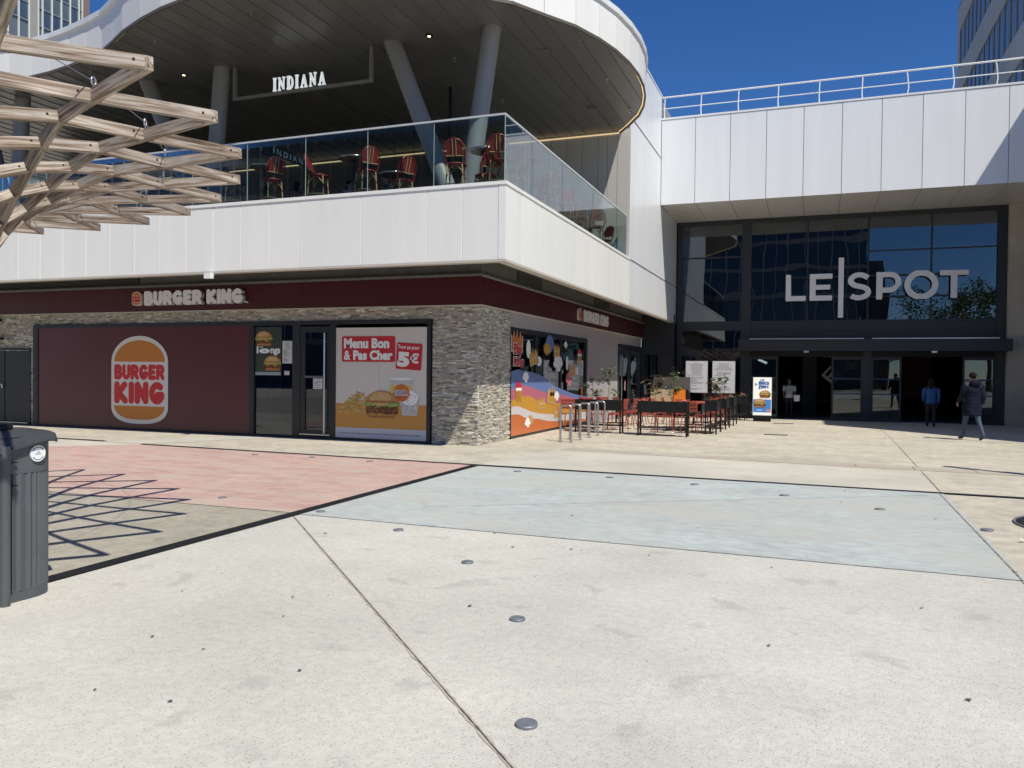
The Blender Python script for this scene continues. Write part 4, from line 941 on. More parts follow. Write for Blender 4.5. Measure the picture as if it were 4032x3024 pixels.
# curtain wall
CW = obj('curtain_wall_frame', MB()
  .box(-5.50, -5.29, GY-.08, GY+.12, -.2, 7.95, frame_m).box(-2.89, -2.52, GY-.10, GY+.14, -.2, 7.78, frame_m).box(6.20, 6.52, GY-.10, GY+.14, -.2, 7.95, frame_m)
  .box(-5.29, 6.20, GY-.08, GY+.12, 7.78, 7.955, frame_m).box(-5.29, 6.20, GY-.06, GY+.12, 3.42, 3.80, frame_m)
  .box(-.395, -.335, GY-.06, GY+.06, 3.80, 7.78, frame_m).box(1.82, 1.88, GY-.06, GY+.06, 3.80, 7.78, frame_m).box(4.01, 4.07, GY-.06, GY+.06, 3.80, 7.78, frame_m)
  .box(-5.29, -2.89, GY-.05, GY+.05, 6.41, 6.47, frame_m).box(1.88, 4.01, GY-.05, GY+.05, 6.44, 6.49, frame_m).box(4.07, 6.2, GY-.05, GY+.05, 6.44, 6.49, frame_m)
  .box(-2.52, 6.20, GY-.02, GY+.1, 3.06, 3.42, frame_m), MC)
for a, b_, z0, z1 in [(-5.29, -2.89, 6.47, 7.78), (-5.29, -2.89, 3.80, 6.41), (-5.29, -2.89, -.1, 3.42), (-2.52, -.395, 3.8, 7.78), (-.335, 1.82, 3.8, 7.78), (1.88, 4.01, 3.8, 6.44), (1.88, 4.01, 6.49, 7.78), (4.07, 6.2, 3.8, 6.44), (4.07, 6.2, 6.49, 7.78)]:
    obj('window', MB().box(a, b_, GY-.005, GY+.005, z0, z1, g_dark), MC)
obj('canopy_beam', MB().box(-2.92, 6.62, GY-.75, GY-.1, 2.57, 3.02, frame_m), MC)
obj('canopy_line', MB().box(-2.5, 1.70, GY-.78, GY-.755, 3.025, 3.06, alu).box(2.0, 6.2, GY-.78, GY-.755, 3.025, 3.06, alu), MC)
for x in (-.35, 4.1): obj('door_sensor', MB().box(x-.09, x+.09, GY-.82, GY-.75, 2.5, 2.57, alu), MC)
obj('door_head', MB().box(-2.52, 1.72, GY-.05, GY+.1, 2.36, 2.57, black_m).box(2.02, 6.2, GY-.05, GY+.1, 2.36, 2.57, black_m), MC)
obj('post', MB().box(1.72, 2.02, GY-.1, GY+.1, -.2, 3.06, frame_m), MC)
g_slide = glass('door_glass', (.30, .34, .36), 2.2, wave=.1)
blu = M('blue_stripe', (.015, .06, .14), .5)
for i, (a, b_) in enumerate([(-2.52, -1.42), (.59, 1.72), (2.02, 3.08), (5.14, 6.20)]):
    y = GY-.03
    d = obj('sliding_door', MB().box(a, a+.07, y-.03, y+.03, -.16, 2.36, frame_m).box(b_-.07, b_, y-.03, y+.03, -.16, 2.36, frame_m).box(a+.07, b_-.07, y-.03, y+.03, 2.24, 2.36, frame_m).box(a+.07, b_-.07, y-.03, y+.03, -.16, -.02, frame_m), MC)
    obj('glass_pane', MB().box(a+.07, b_-.07, y-.005, y+.005, -.02, 2.24, g_slide), d)
    obj('stripe', MB().box(a+.07, b_-.07, y-.009, y-.006, 1.47, 1.52, blu).box(a+.07, b_-.07, y-.009, y-.006, .88, .93, blu), d)
# hall inside
q = MB(); q.box(-6.4, 8, 34.1, 52, -.17, -.150, M('hall_floor', (.20, .19, .18), .35)); obj('hall_floor', q, MC)
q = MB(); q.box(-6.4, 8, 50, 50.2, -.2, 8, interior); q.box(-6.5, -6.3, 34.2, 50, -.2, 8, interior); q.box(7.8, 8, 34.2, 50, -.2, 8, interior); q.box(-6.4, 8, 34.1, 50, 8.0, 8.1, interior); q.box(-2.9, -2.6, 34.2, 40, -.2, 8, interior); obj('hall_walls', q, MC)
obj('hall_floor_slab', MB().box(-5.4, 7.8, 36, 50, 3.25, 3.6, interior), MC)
obj('hall_column', MB().box(-.55, .05, 38, 38.6, -.15, 3.3, M('hall_col', (.05, .05, .055), .6)), MC)
obj('red_wall', MB().box(4.6, 5.0, 41.0, 41.1, -.1, 3.0, M('hall_red', (.12, .006, .005), .6)).box(3.8, 4.6, 41.0, 41.1, .6, 3.0, MATS['hall_red']), MC)
q = MB(); Fh = FRONT(0, 0, 40); hw = M('hall_letter', (.5, .5, .5), .6, emit=.03)
text(q, 'NATIONAL', Fh, .35, 2.45, 2.2, 2.75, 0, hw, .03); obj('hall_lettering', q, MC); q = MB(); text(q, 'DE', Fh, 1.3, 1.9, 1.75, 2.2, 0, hw, .03); obj('hall_lettering', q, MC); q = MB(); text(q, 'LES', Fh, .35, 1.3, 1.05, 1.9, 0, hw, .05, tilt=-.7); obj('hall_lettering', q, MC)
obj('hall_bench', MB().box(-1, 1.8, 45, 45.4, .25, .35, M('bench_pale', (.3, .3, .28), .5)), MC)
obj('hall_lamp', MB().tube([(-2.35, 36.5, 2.28), (-2.0, 36.6, 2.12)], .05, M('hall_lamp_glow', (1, 1, 1), .5, emit=3), 8), MC)
# set-back dark glazing left of the entrance, under the wing wall
q = MB(); q.box(-6.9, -5.5, 33.45, 33.5, -.2, 4.1, frame_m); obj('recess_wall', q, MC)
obj('window', MB().box(-6.75, -6.2, 33.43, 33.44, -.1, 2.4, g_dark).box(-6.1, -5.6, 33.43, 33.44, -.1, 2.4, g_dark), MC)
# concrete pier + conduit
obj('concrete_pier', MB().box(6.52, 12, 33.6, 35, -.2, 7.95, conc_pier), MC)
obj('concrete_pier', MB().box(7.16, 12, 33.45, 33.59, -.2, 7.95, conc_pier), MC)
obj('conduit', MB().tube([(7.08, 33.55, 7.9), (7.08, 33.55, 2.75), (7.05, 33.55, 2.65), (6.95, 33.55, 2.62), (6.88, 33.55, 2.7), (6.88, 33.55, 2.85)], .018, alu, 8), MC)
obj('junction_box', MB().box(6.82, 6.94, 33.48, 33.6, 2.85, 3.1, M('box_grey', (.4, .4, .38), .5)), MC)
# LE|SPOT letters
LS = {'L': (.80, [([(.10, 1), (.10, 0)], .10), ([(.0, .095), (.80, .095)], .095)]),
 'E': (.80, [([(.10, 1), (.10, 0)], .10), ([(0, .905), (.80, .905)], .095), ([(0, .095), (.80, .095)], .095), ([(0, .5), (.73, .5)], .09)]),
 'S': (.80, [([(.69, .80)]+arc(.415, .71, .275, .205, 38, 262, 12)+arc(.40, .29, .30, .205, 88, -142, 12), .09)]),
 'P': (.84, [([(.10, 1), (.10, 0)], .10), ([(.1, .905), (.45, .905)]+arc(.45, .62, .29, .285, 90, -90, 12)+[(.1, .335)], .095)]),
 'O': (1.08, [(arc(.54, .5, .44, .405, 0, 360, 30), .098)]),
 'T': (.86, [([(.43, 1), (.43, 0)], .10), ([(0, .905), (.86, .905)], .095)])}
T = thing('entrance_sign', 'large pale grey LE | SPOT letters mounted on the entrance glazing', 'sign', (2, 33.75, 4.5))
sm = M('sign_grey', (.80, .79, .80), .45); sd_ = M('sign_return', (.03, .03, .035), .5)
FL = FRONT(0, 0, 33.80)
for ch, a, b_ in [('L', -1.165, -.41), ('E', -.27, .56), ('S', 1.12, 1.95), ('P', 2.13, 3.00), ('O', 3.10, 4.26), ('T', 4.30, 5.25)]:
    w_, paths = LS[ch]; lps = sdf_loops(paths, w_, 1, .1, ch != 'O', 60)
    xs_ = [p[0] for l in lps for p in l]; ys_ = [p[1] for l in lps for p in l]; x0, x1, y0, y1 = min(xs_), max(xs_), min(ys_), max(ys_)
    o_ = .015 if ch in 'SO' else 0
    g3 = [[(a+(x-x0)/(x1-x0)*(b_-a), 4.56-o_+(y-y0)/(y1-y0)*(1.05+2*o_)) for x, y in lp] for lp in lps]; g3.sort(key=lambda l: -(max(p[0] for p in l)-min(p[0] for p in l)))
    q = MB(); q.loops(g3, FL, 0, .10, sm, sd_); obj('letter', q, T)
obj('divider_bar', MB().loops([rect(.78, 3.88, .97, 6.22)], FL, 0, .10, sm, sd_), T)
obj('support_rail', MB().box(-1.2, 5.2, 33.82, 33.86, 5.48, 5.53, frame_m).box(-1.2, 5.2, 33.82, 33.86, 4.66, 4.71, frame_m), T)
# roof railing
T = thing('roof_railing', 'white tubular railing along the roof edge above the white portal', 'railing', (0, 30.3, 11.2))
px = [-5.47, -4.12, -2.78, -1.4, -.02, 1.37, 2.76, 4.13, 5.40, 6.8, 8.2, 9.6]
for i, x in enumerate(px):
    k = .05 if i > 5 else -.02
    obj('post', MB().tube([(x+k*.2, 30.3, 11.2), (x+k, 30.3, 11.45), (x, 30.3, 12.0)], .021, paint_w, 8), T)
obj('top_rail', MB().tube([(-5.55, 30.3, 12.03), (10, 30.3, 12.03)], .030, paint_w, 10), T)
obj('mid_rail', MB().tube([(-5.55, 30.3, 11.61), (10, 30.3, 11.61)], .018, paint_w, 8), T)

# ------------------------------------------------------------------ other buildings
# right office block (shade side) and a lower neighbour
T = thing('office_block', 'grey office block with ribbon windows rising behind the roof railing at top right', 'building', (8, 47, 0))
og = M('office_panel', (.30, .31, .33), .7, var=.06, scale=.6); od = M('office_reveal', (.03, .035, .04), .5); ow = glass('office_glass', (.1, .14, .17), 4)
ow2 = M('office_window', (.10, .14, .17), .12, spec=.9); oc = M('office_mullion', (.14, .14, .145), .6); brown = M('office_brown', (.16, .115, .085), .7)
q = MB(); q.box(8.12, 28, 38.4, 57, -.2, 24.4, od); obj('core', q, T)
zs = [(.0, 12.8), (15.2, 16.7), (19.1, 20.6), (23.0, 24.5)]
y = 38.4
while y < 56.9:
    y1 = min(y+1.24, 57)
    for z0, z1 in zs[1:]: obj('spandrel_panel', MB().box(8.0, 8.12, y+.015, y1-.015, z0, z1, og), T)
    for z0, z1 in [(12.8, 15.2), (16.7, 19.1), (20.6, 23.0)]:
        if y > 55.5: obj('pier_panel', MB().box(8.0, 8.12, 56.1, 57, z0, z1, og), T); continue
        obj('window_pier', MB().box(8.03, 8.13, y, y+.35, z0, z1, oc), T)
        obj('window', MB().box(8.06, 8.12, y+.38, y1-.02, z0+.05, z1-.05, brown if (z0 == 16.7 and y > 53) else ow2), T)
    y += 1.24
obj('wall', MB().box(8.0, 8.12, 38.4, 57, -.2, 12.8, og).box(8.12, 28, 56.9, 57.02, -.2, 24.5, og).box(8.0, 28, 38.4, 57, 24.5, 24.7, oc), T)
T = thing('neighbour_building', 'low plain building outside the frame at right whose shadow falls on the entrance', 'building', (15, 28, 0))
fp = [(8.2, 38), (8.2, 23.9), (9.8, 21.9), (12.7, 17.5), (14.5, 14.8), (30, 14.8), (30, 38)]
q = MB(); q.loops([fp], (Vector((0, 0, 0)), Vector((1, 0, 0)), Vector((0, 1, 0)), Vector((0, 0, 1))), -.2, 14.0, M('neighbour_wall', (.35, .33, .3), .8, var=.08)); obj('walls', q, T)
for a in range(3):
    for z in (2, 6, 10): obj('window', MB().box(8.15, 8.19, 25+a*4, 27.4+a*4, z, z+2.2, ow2), T)
# left tower
T = thing('office_tower', 'glass tower with white mullions and brown corner behind the canopy at top left', 'building', (-150, 100, 0))
tg = M('tower_glass', (.05, .075, .12), .12, spec=.8, var=.35, scale=.12); tg2 = M('tower_glass_grey', (.09, .115, .135), .2, spec=.7, var=.25, scale=.15); tw = M('tower_mullion', (.55, .6, .58), .5); tb = M('tower_brown', (.19, .125, .115), .7); tc_ = M('tower_core', (.10, .12, .16), .5)
q = MB(); q.box(-165, -140.3, 84, 121.6, -.2, 96, tc_); obj('core', q, T)
y = 120.2; cols_t = []
Yk = [(L_-0)*3.5 for L_ in (34.32, 33.74, 33.17, 32.58, 32.0)]+[None]+[L_*3.5 for L_ in (31.2, 30.6, 29.99, 29.4, 28.8, 28.2, 27.6)]
fl = [66+3.52*i for i in range(9)]
base_z = 77.1
for z in [base_z-3.4*3+3.4*i for i in range(8)]:
    prev = 120.2
    for a, b_ in zip(Yk[:-1], Yk[1:]):
        if a is None or b_ is None: continue
        obj('window', MB().box(-140.28, -140.2, b_+.1, a-.1, z+.12, z+3.28, random.choice([tg, tg, tg2])), T)
obj('floor_edges', [q := MB(), [q.box(-140.25, -140.05, 88, 121, z-.10, z+.10, M('tower_floor', (.20, .2, .24), .5)) for z in [base_z-3.4*3+3.4*i for i in range(9)]]][0], T)
for Y_ in [y for y in Yk if y]+[111.1, 120.9]: obj('mullion', MB().box(-140.2, -139.9, Y_-.11, Y_+.11, -.2, 96, tw), T)
obj('pier', MB().box(-140.25, -140.02, 109.4, 110.9, -.2, 96, M('tower_pier', (.28, .26, .25), .6)), T)
obj('corner_pier', MB().box(-141, -139.8, 121.0, 122.4, -.2, 96, tb), T)

# what stands behind the viewpoint (mirrored in the glazing)
T = thing('opposite_building', 'dark glazed building across the plaza behind the viewpoint, seen mirrored in the entrance glass', 'building', (-8, -34, 0))
q = MB(); q.box(-80, 5.4, -46, -32.2, -.2, 22, M('opp_core', (.10, .11, .13), .6)); obj('core', q, T)
q = MB()
for k in range(57): q.box(-79.5+k*1.5, -79.4+k*1.5, -32.2, -32.0, 4, 22, M('opp_mull', (.45, .47, .5), .5))
for z in (4, 7.3, 10.6, 13.9, 17.2, 20.5): q.box(-80, 5.4, -32.2, -32.05, z, z+.5, M('opp_slab', (.30, .31, .33), .5))
obj('mullions', q, T); obj('glazing', MB().box(-80, 5.4, -32.25, -32.19, 4, 22, M('opp_glass', (.04, .08, .14), .1, spec=.8)), T)
obj('roof_step', MB().box(3.0, 7.0, -44, -33, -.2, 15, MATS['opp_core']).box(5, 8.0, -44, -34, -.2, 11, MATS['opp_core']), T)
def tree(x, y, h_, cr, label, seed):
    t = thing('plane_tree', label, 'tree', (x, y, 0), 0, 'trees behind the viewpoint'); rnd = random.Random(seed)
    q = MB(); q.tube([(x, y, -.1), (x+.1, y, h_*.35), (x, y+.1, h_*.6)], .28, M('bark', (.16, .13, .1), .9, var=.3, scale=6), 10, .12)
    for k in range(7):
        a = rnd.uniform(0, 2*pi); q.tube([(x, y, h_*rnd.uniform(.3, .5)), (x+cr*.4*cos(a), y+cr*.4*sin(a), h_*.62), (x+cr*.75*cos(a), y+cr*.75*sin(a), h_*rnd.uniform(.65, .85))], .1, MATS['bark'], 6, .03)
    obj('trunk', q, t); q = MB(); cl = [(rnd.gauss(0, .45), rnd.gauss(0, .45), rnd.uniform(-.8, .9)) for _ in range(26)]
    for c in cl:
        for _ in range(130):
            p = Vector((x+cr*(c[0]+rnd.gauss(0, .16)), y+cr*(c[1]+rnd.gauss(0, .16)), h_*.68+h_*.3*(c[2]+rnd.gauss(0, .15)))); s_ = rnd.uniform(.10, .2)
            a = Vector((rnd.gauss(0, 1), rnd.gauss(0, 1), rnd.gauss(0, 1))).normalized()*s_; b2 = a.cross(Vector((rnd.gauss(0, 1), rnd.gauss(0, 1), rnd.gauss(0, 1)))).normalized()*s_*.6
            q.quad(p-a, p-b2, p+a, p+b2, leafm[rnd.choice([0, 0, 1])])
    obj('crown', q, t)
tree(13.5, -29, 12, 3.6, 'tall leafy plane tree behind the viewpoint, mirrored at right in the entrance glass', 1)
tree(7.0, -26, 7.5, 2.6, 'smaller leafy tree behind the viewpoint, mirrored low behind the entrance letters', 2)
tree(17.5, -31, 11, 3.4, 'second tall plane tree behind the viewpoint at its far right', 3)

# ------------------------------------------------------------------ timber lattice umbrella
TC = Vector((-9.275, 2.367, 0)); T0, DT = 14.52, 360/35
rings = [(5.62, 3.50), (4.985, 3.475), (4.535, 3.46), (4.235, 3.37), (4.01, 3.26), (3.81, 3.11), (3.65, 2.92), (3.52, 2.68), (3.41, 2.40), (3.33, 2.06), (3.28, 1.68), (3.25, 1.25), (3.25, .8), (3.25, .38), (3.26, 0.02)]
def node(k, j):   # j in half steps
    r_, z = rings[k]; a = R(T0+DT*(j/2)); return Vector((TC.x+r_*cos(a), TC.y+r_*sin(a), z))
def nnorm(k, j):
    a = R(T0+DT*(j/2)); k0 = max(0, k-1); k1 = min(len(rings)-1, k+1); dr = rings[k0][0]-rings[k1][0]; dz = rings[k0][1]-rings[k1][1]
    n = Vector((-dz, dr)).normalized(); return Vector((n.x*cos(a), n.x*sin(a), n.y))
UM = thing('timber_canopy', 'weathered timber lattice umbrella spreading in diamond mesh over the left foreground', 'canopy', (TC.x, TC.y, 0))
restb = MB(); cnt = 0
BOLT = MB().box(-.008, .008, -.0275, .0275, -.008, .008, black_m).mesh('bolt')
for k in range(len(rings)-1):
    for j in range(70):
        if (j+k) % 2: continue
        for dj in (-1, 1):
            p = node(k, j); q_ = node(k+1, j+dj); n = (nnorm(k, j)+nnorm(k+1, j+dj)).normalized()
            d = (q_-p); 
            if k == 0: p = p-d.normalized()*.02
            if dj == 1: d2 = d.normalized()*.0
            jj = j % 70; vis = (jj <= 20 or jj >= 67) and k <= 6
            w_, h_ = .05, .085
            if vis and cnt < 295:
                # local mesh along +X
                L_ = (q_-p).length-(.0 if dj == 1 else .026)
                mb = MB(); a0 = -.026 if dj == 1 else .024
                mb.box(a0 if k else (-.0 if dj == 1 else .026), L_+(.02 if dj == 1 else 0), -w_/2, w_/2, -h_/2, h_/2, wood)
                # end bevel look + bolt
                mb.lathe([(.008, 0), (.008, .004)], black_m, (.07, -w_/2-.002, .0), 6, False) if False else None
                me = mb.mesh('beam'); o = bpy.data.objects.new('beam', me); COL.objects.link(o); o.parent = UM
                X = (q_-p).normalized(); Y = n.cross(X).normalized(); Z = X.cross(Y)
                o.matrix_local = Matrix.Translation(-UM.location) @ Matrix.Translation(p) @ Matrix((X, Y, Z)).transposed().to_4x4(); cnt += 1
                if k < 5:
                    bo = bpy.data.objects.new('bolt', BOLT); COL.objects.link(bo); bo.parent = o; bo.location = (.085 if dj == 1 else .10, 0, .008)
            else: restb.beam(p, q_, w_, h_, wood, n)
o = obj('lattice_beams', restb, UM); o['kind'] = 'stuff'
# eyebolts and cable ring
for j in range(-1, 26, 2):
    p = node(1, j)+Vector((0, 0, .10)); p2 = node(1, j+2)+Vector((0, 0, .10))
    q = MB(); a = R(T0+DT*j/2)
    q.tube([p+Vector((.028*cos(t)*sin(a)*-1, .028*cos(t)*cos(a), .028*sin(t))) for t in np.linspace(0, 2*pi, 13)[:-1]], .007, alu, 6, closed=True)
    q.tube([p-Vector((0, 0, .1)), p-Vector((0, 0, .028))], .007, alu, 6); obj('eyebolt', q, UM)
    obj('cable', MB().tube([p, p2], .0035, steel, 5), UM)
obj('base_ring', MB().lathe([(3.4, 0.003), (3.4, .05), (3.1, .05)], steel, (TC.x, TC.y, 0), 60, False) if False else MB().tube([(TC.x+3.26*cos(a), TC.y+3.26*sin(a), .03) for a in np.linspace(0, 2*pi, 61)[:-1]], .05, steel, 6, closed=True), UM)

# ------------------------------------------------------------------ litter bin
BX, BY = -5.33, 4.10
T = thing('litter_bin', 'tall dark grey ribbed litter bin with round white sticker at the left picture edge', 'litter bin', (-5.385, 4.01, 0), R(86))
A_ = .27; B_ = .21
def oval(s=1., n=40, rib=0.): 
    out = []
    for i in range(n):
        a = 2*pi*i/n; c, s_ = cos(a), sin(a); e = .75
        out.append((A_*s*np.sign(c)*abs(c)**e+ (rib*c if i % 2 else 0), B_*s*np.sign(s_)*abs(s_)**e+(rib*s_ if i % 2 else 0)))
    return [(float(x), float(y)) for x, y in out]
FT = (Vector((0, 0, 0)), Vector((1, 0, 0)), Vector((0, 1, 0)), Vector((0, 0, 1)))
obj('plinth', MB().loops([oval(1.0)], FT, .0, .085, binm), T, world=False)
obj('ribbed_body', MB().loops([oval(.97, 90, .012)], FT, .075, .90, binm), T, world=False)
obj('collar', MB().loops([oval(1.015)], FT, .90, 1.10, binm), T, world=False)
obj('inner_throat', MB().loops([oval(.86)], FT, 1.10, 1.15, black_m), T, world=False)
# curved roof-like lid
q = MB(); n = 14; top = []; 
for i in range(n+1):
    t = -1+2*i/n; top.append((t*.325, 1.205-.02*t*t-.10*max(0, t-.8)))
vs = []
for y_, dz in ((-.25, -.17), (-.12, -.02), (.12, .0), (.25, -.06)):
    for x_, z_ in top: vs.append((x_*(1-.30*(abs(y_)/.25)**2 if x_ > 0 and y_ < 0 else 1), y_, z_+dz*(.25+.75*(1-x_/.325)/2)))
m_ = n+1
vs2 = [(x, y, z-.02) for x, y, z in vs]; N_ = len(vs)
fs = [(a*m_+i, a*m_+i+1, (a+1)*m_+i+1, (a+1)*m_+i) for a in range(3) for i in range(n)]
q.add(vs+vs2, fs+[tuple(N_+k for k in f_[::-1]) for f_ in fs]+[(i+1, i, N_+i, N_+i+1) for i in range(n)]+[(3*m_+i, 3*m_+i+1, N_+3*m_+i+1, N_+3*m_+i) for i in range(n)]+[(a*m_, (a+1)*m_, N_+(a+1)*m_, N_+a*m_) for a in range(3)]+[((a+1)*m_+n, a*m_+n, N_+a*m_+n, N_+(a+1)*m_+n) for a in range(3)], bin_l, True)
obj('lid', q, T, world=False)
obj('ashtray', MB().lathe([(.08, 1.20), (.085, 1.235), (.06, 1.24)], black_m, (-.02, .02, 0), 20), T, world=False)
obj('post', MB().tube([(-.145, -.235, 0), (-.145, -.235, 1.10)], .034, binm, 14), T, world=False)
for z in (.82, .98, 1.08): obj('hinge', MB().box(-.115, -.06, -.245, -.225, z, z+.006, black_m), T, world=False)
obj('door_edge', MB().box(-.100, -.092, -.232, -.2, .1, .9, black_m), T, world=False)
# sticker
q = MB(); FSk = (Vector((.10, -.2165, 1.03)), Vector((.995, .06, 0)).normalized(), Vector((0, 0, 1)), Vector((.06, -.995, 0)).normalized())
q.loops([ell2(0, 0, .058, .058, 28)], FSk, -.03, .006, paint_w); q.loops([rect(-.022, -.006, .022, -.002)], FSk, .007, .007, FM['blu']); text(q, 'LES', FSk, -.012, .004, .012, .014, .007, FM['blu'])
for k in range(14):
    a = R(30+120*k/13); q.loops([rrect(.045*cos(a)-.004, .045*sin(a)-.004, .045*cos(a)+.004, .045*sin(a)+.004, .002, 1, a)], FSk, .007, .007, MATS['print_dark'])
    a = R(215+110*k/13); q.loops([rrect(.045*cos(a)-.003, .045*sin(a)-.003, .045*cos(a)+.003, .045*sin(a)+.003, .001, 1, a)], FSk, .007, .007, MATS['print_dark'])
obj('sticker', q, T, world=False)

# ------------------------------------------------------------------ bike hoops
def hoop(loc, label, w_=.26):
    t = thing('bike_hoop', label, 'bike rack', loc, R(0), 'galvanised bike hoops by the terrace')
    h_ = .86; r_ = .07; pts = [(-w_/2, 0, 0), (-w_/2, 0, h_-r_)]+[(-w_/2+r_-r_*cos(a), 0, h_-r_+r_*sin(a)) for a in np.linspace(.3, pi/2, 4)]+[(w_/2-r_+r_*sin(a), 0, h_-r_+r_*cos(a)) for a in np.linspace(0, pi/2-.3, 4)]+[(w_/2, 0, h_-r_), (w_/2, 0, 0)]
    obj('hoop', MB().tube(pts, .024, steel, 10), t, world=False)
    for s in (-1, 1): obj('foot_plate', MB().lathe([(.06, .0), (.06, .012)], steel, (s*w_/2, 0, 0), 12, False), t, world=False)
    return t
hp = hoop((-5.46, 17.93, 0), 'bike hoop nearest the viewer, first of the row before the printed window')
for (x, y), l_ in zip([(-5.44, 18.65), (-5.42, 19.41), (-5.39, 20.12), (-5.42, 20.95)], ['second bike hoop from the viewer in the row before the terrace', 'third and middle bike hoop of the row before the terrace', 'fourth bike hoop of the row, just before the left planter', 'farthest bike hoop of the row, standing against the left planter']): dup(hp, (x, y, 0), 0, l_)

# ------------------------------------------------------------------ planters
def planter(loc, L_, D_, label, rotz=0):
    t = thing('planter', label, 'planter', loc, rotz, 'black raised planters round the terrace')
    h_ = .90
    q = MB(); q.box(-L_/2, L_/2, -D_/2, -D_/2+.015, .62, h_, black_m); q.box(-L_/2, L_/2, D_/2-.015, D_/2, .62, h_, black_m); q.box(-L_/2, -L_/2+.015, -D_/2+.015, D_/2-.015, .62, h_, black_m); q.box(L_/2-.015, L_/2, -D_/2+.015, D_/2-.015, .62, h_, black_m); q.box(-L_/2+.015, L_/2-.015, -D_/2+.015, D_/2-.015, .62, .64, black_m)
    obj('trough', q, t, world=False); obj('soil', MB().box(-L_/2+.02, L_/2-.02, -D_/2+.02, D_/2-.02, .64, .86, soil), t, world=False)
    for sx in (-1, 1):
        for sy in (-1, 1): obj('leg', MB().box(sx*(L_/2-.0)-.02, sx*(L_/2)+.02, sy*(D_/2)-.02, sy*(D_/2)+.02, 0, .905, black_m), t, world=False)
    obj('shelf', MB().box(-L_/2+.02, L_/2-.02, -D_/2+.02, D_/2-.02, .20, .235, M('planter_shelf', (.02, .02, .022), .5)), t, world=False)
    return t
planter((-5.50, 21.17, 0), 1.24, .30, 'long black planter on legs at the left, behind the bike hoops')
planter((-3.70, 20.85, 0), 1.25, .30, 'long black planter on legs facing the viewer, carrying bronze and green saplings')
for y, l_ in [(22.55, 'first end-on black planter of the row at the right side of the terrace'), (25.0, 'second end-on black planter of the row along the terrace'), (27.4, 'third end-on black planter of the row along the terrace'), (31.8, 'farthest black planter standing beside the entrance glazing')]:
    planter((-2.62, y, zg(y)), .28, 1.1, l_)
def sapling(loc, h_, label, kind, seed, spread=.22, lean=0.):
    rnd = random.Random(seed); t = thing('sapling', label, 'shrub', loc); q = MB()
    top = Vector((lean*h_, 0, h_)); q.tube([(0, 0, 0), (lean*h_*.3+.02, 0, h_*.5), top], .007, twig, 5, .004); br = [top]
    for k in range(6):
        z = rnd.uniform(.25, .95)*h_; a = rnd.uniform(0, 2*pi); e = Vector((lean*z+spread*cos(a)*rnd.uniform(.6, 1), spread*sin(a)*.8, z+.12*rnd.random()*h_)); q.tube([(lean*z, 0, z-.05), e], .004, twig, 4); br.append(e)
    obj('stems', q, t, world=False); q = MB()
    for e in br:
        for _ in range(22 if kind != 2 else 16):
            p = e+Vector((rnd.gauss(0, .05), rnd.gauss(0, .05), rnd.gauss(0, .06))); l = rnd.uniform(.09, .16)*(1.25 if kind == 2 else 1); a = rnd.uniform(0, 2*pi); d = Vector((cos(a), sin(a), rnd.uniform(-.6, .3))).normalized(); s_ = d.cross(Vector((0, 0, 1))).normalized()*l*.32
            q.add([p, p+d*l*.5+s_, p+d*l, p+d*l*.5-s_], [(0, 1, 2, 3)], leafm[kind if rnd.random() < .75 else 0])
    obj('leaves', q, t, world=False); return t
sapling((-5.72, 21.2, .86), .62, 'slender green sapling in the left planter, left of its pair', 0, 1, .20)
sapling((-5.28, 21.2, .86), .86, 'taller pale green sapling in the left planter, leaning right', 1, 2, .16, .08)
sapling((-3.92, 20.86, .86), .66, 'bronze-leaved sapling in the planter facing the viewer', 2, 3, .17)
sapling((-3.45, 20.86, .86), .78, 'green fruit sapling with pale stem in the planter facing the viewer', 1, 4, .15)
sapling((-2.62, 22.5, .86), .52, 'dense yellowish shrub in the first end-on planter', 2, 5, .12)
sapling((-2.6, 25.0, .84), .72, 'airy pale green shrub in the second end-on planter before the white boards', 1, 6, .24)
def geranium(loc, s, label, m, seed):
    rnd = random.Random(seed); t = thing('geranium', label, 'flower', loc, 0, 'geraniums in the planters'); q = MB()
    for _ in range(60):
        a = rnd.uniform(0, 2*pi); r_ = rnd.random()*s*1.3; p = Vector((r_*cos(a), r_*sin(a)*.7, .02+rnd.random()*s*.5)); l = s*.3
        d = Vector((cos(a), sin(a), .3)).normalized(); s_ = d.cross(Vector((0, 0, 1))).normalized()*l*.6; q.add([p-d*l*.5, p+s_, p+d*l*.6, p-s_], [(0, 1, 2, 3)], leafm[0 if rnd.random() < .6 else 1])
    obj('leaves', q, t, world=False); q = MB()
    for k in range(4):
        c = Vector((rnd.uniform(-1, 1)*s*.6, rnd.uniform(-1, 0)*s*.4, s*rnd.uniform(.5, .95)))
        for _ in range(8): p = c+Vector((rnd.gauss(0, .016), rnd.gauss(0, .016), rnd.gauss(0, .013))); q.ell(p, (.014, .014, .011), m, 5, 3)
    obj('petals', q, t, world=False)
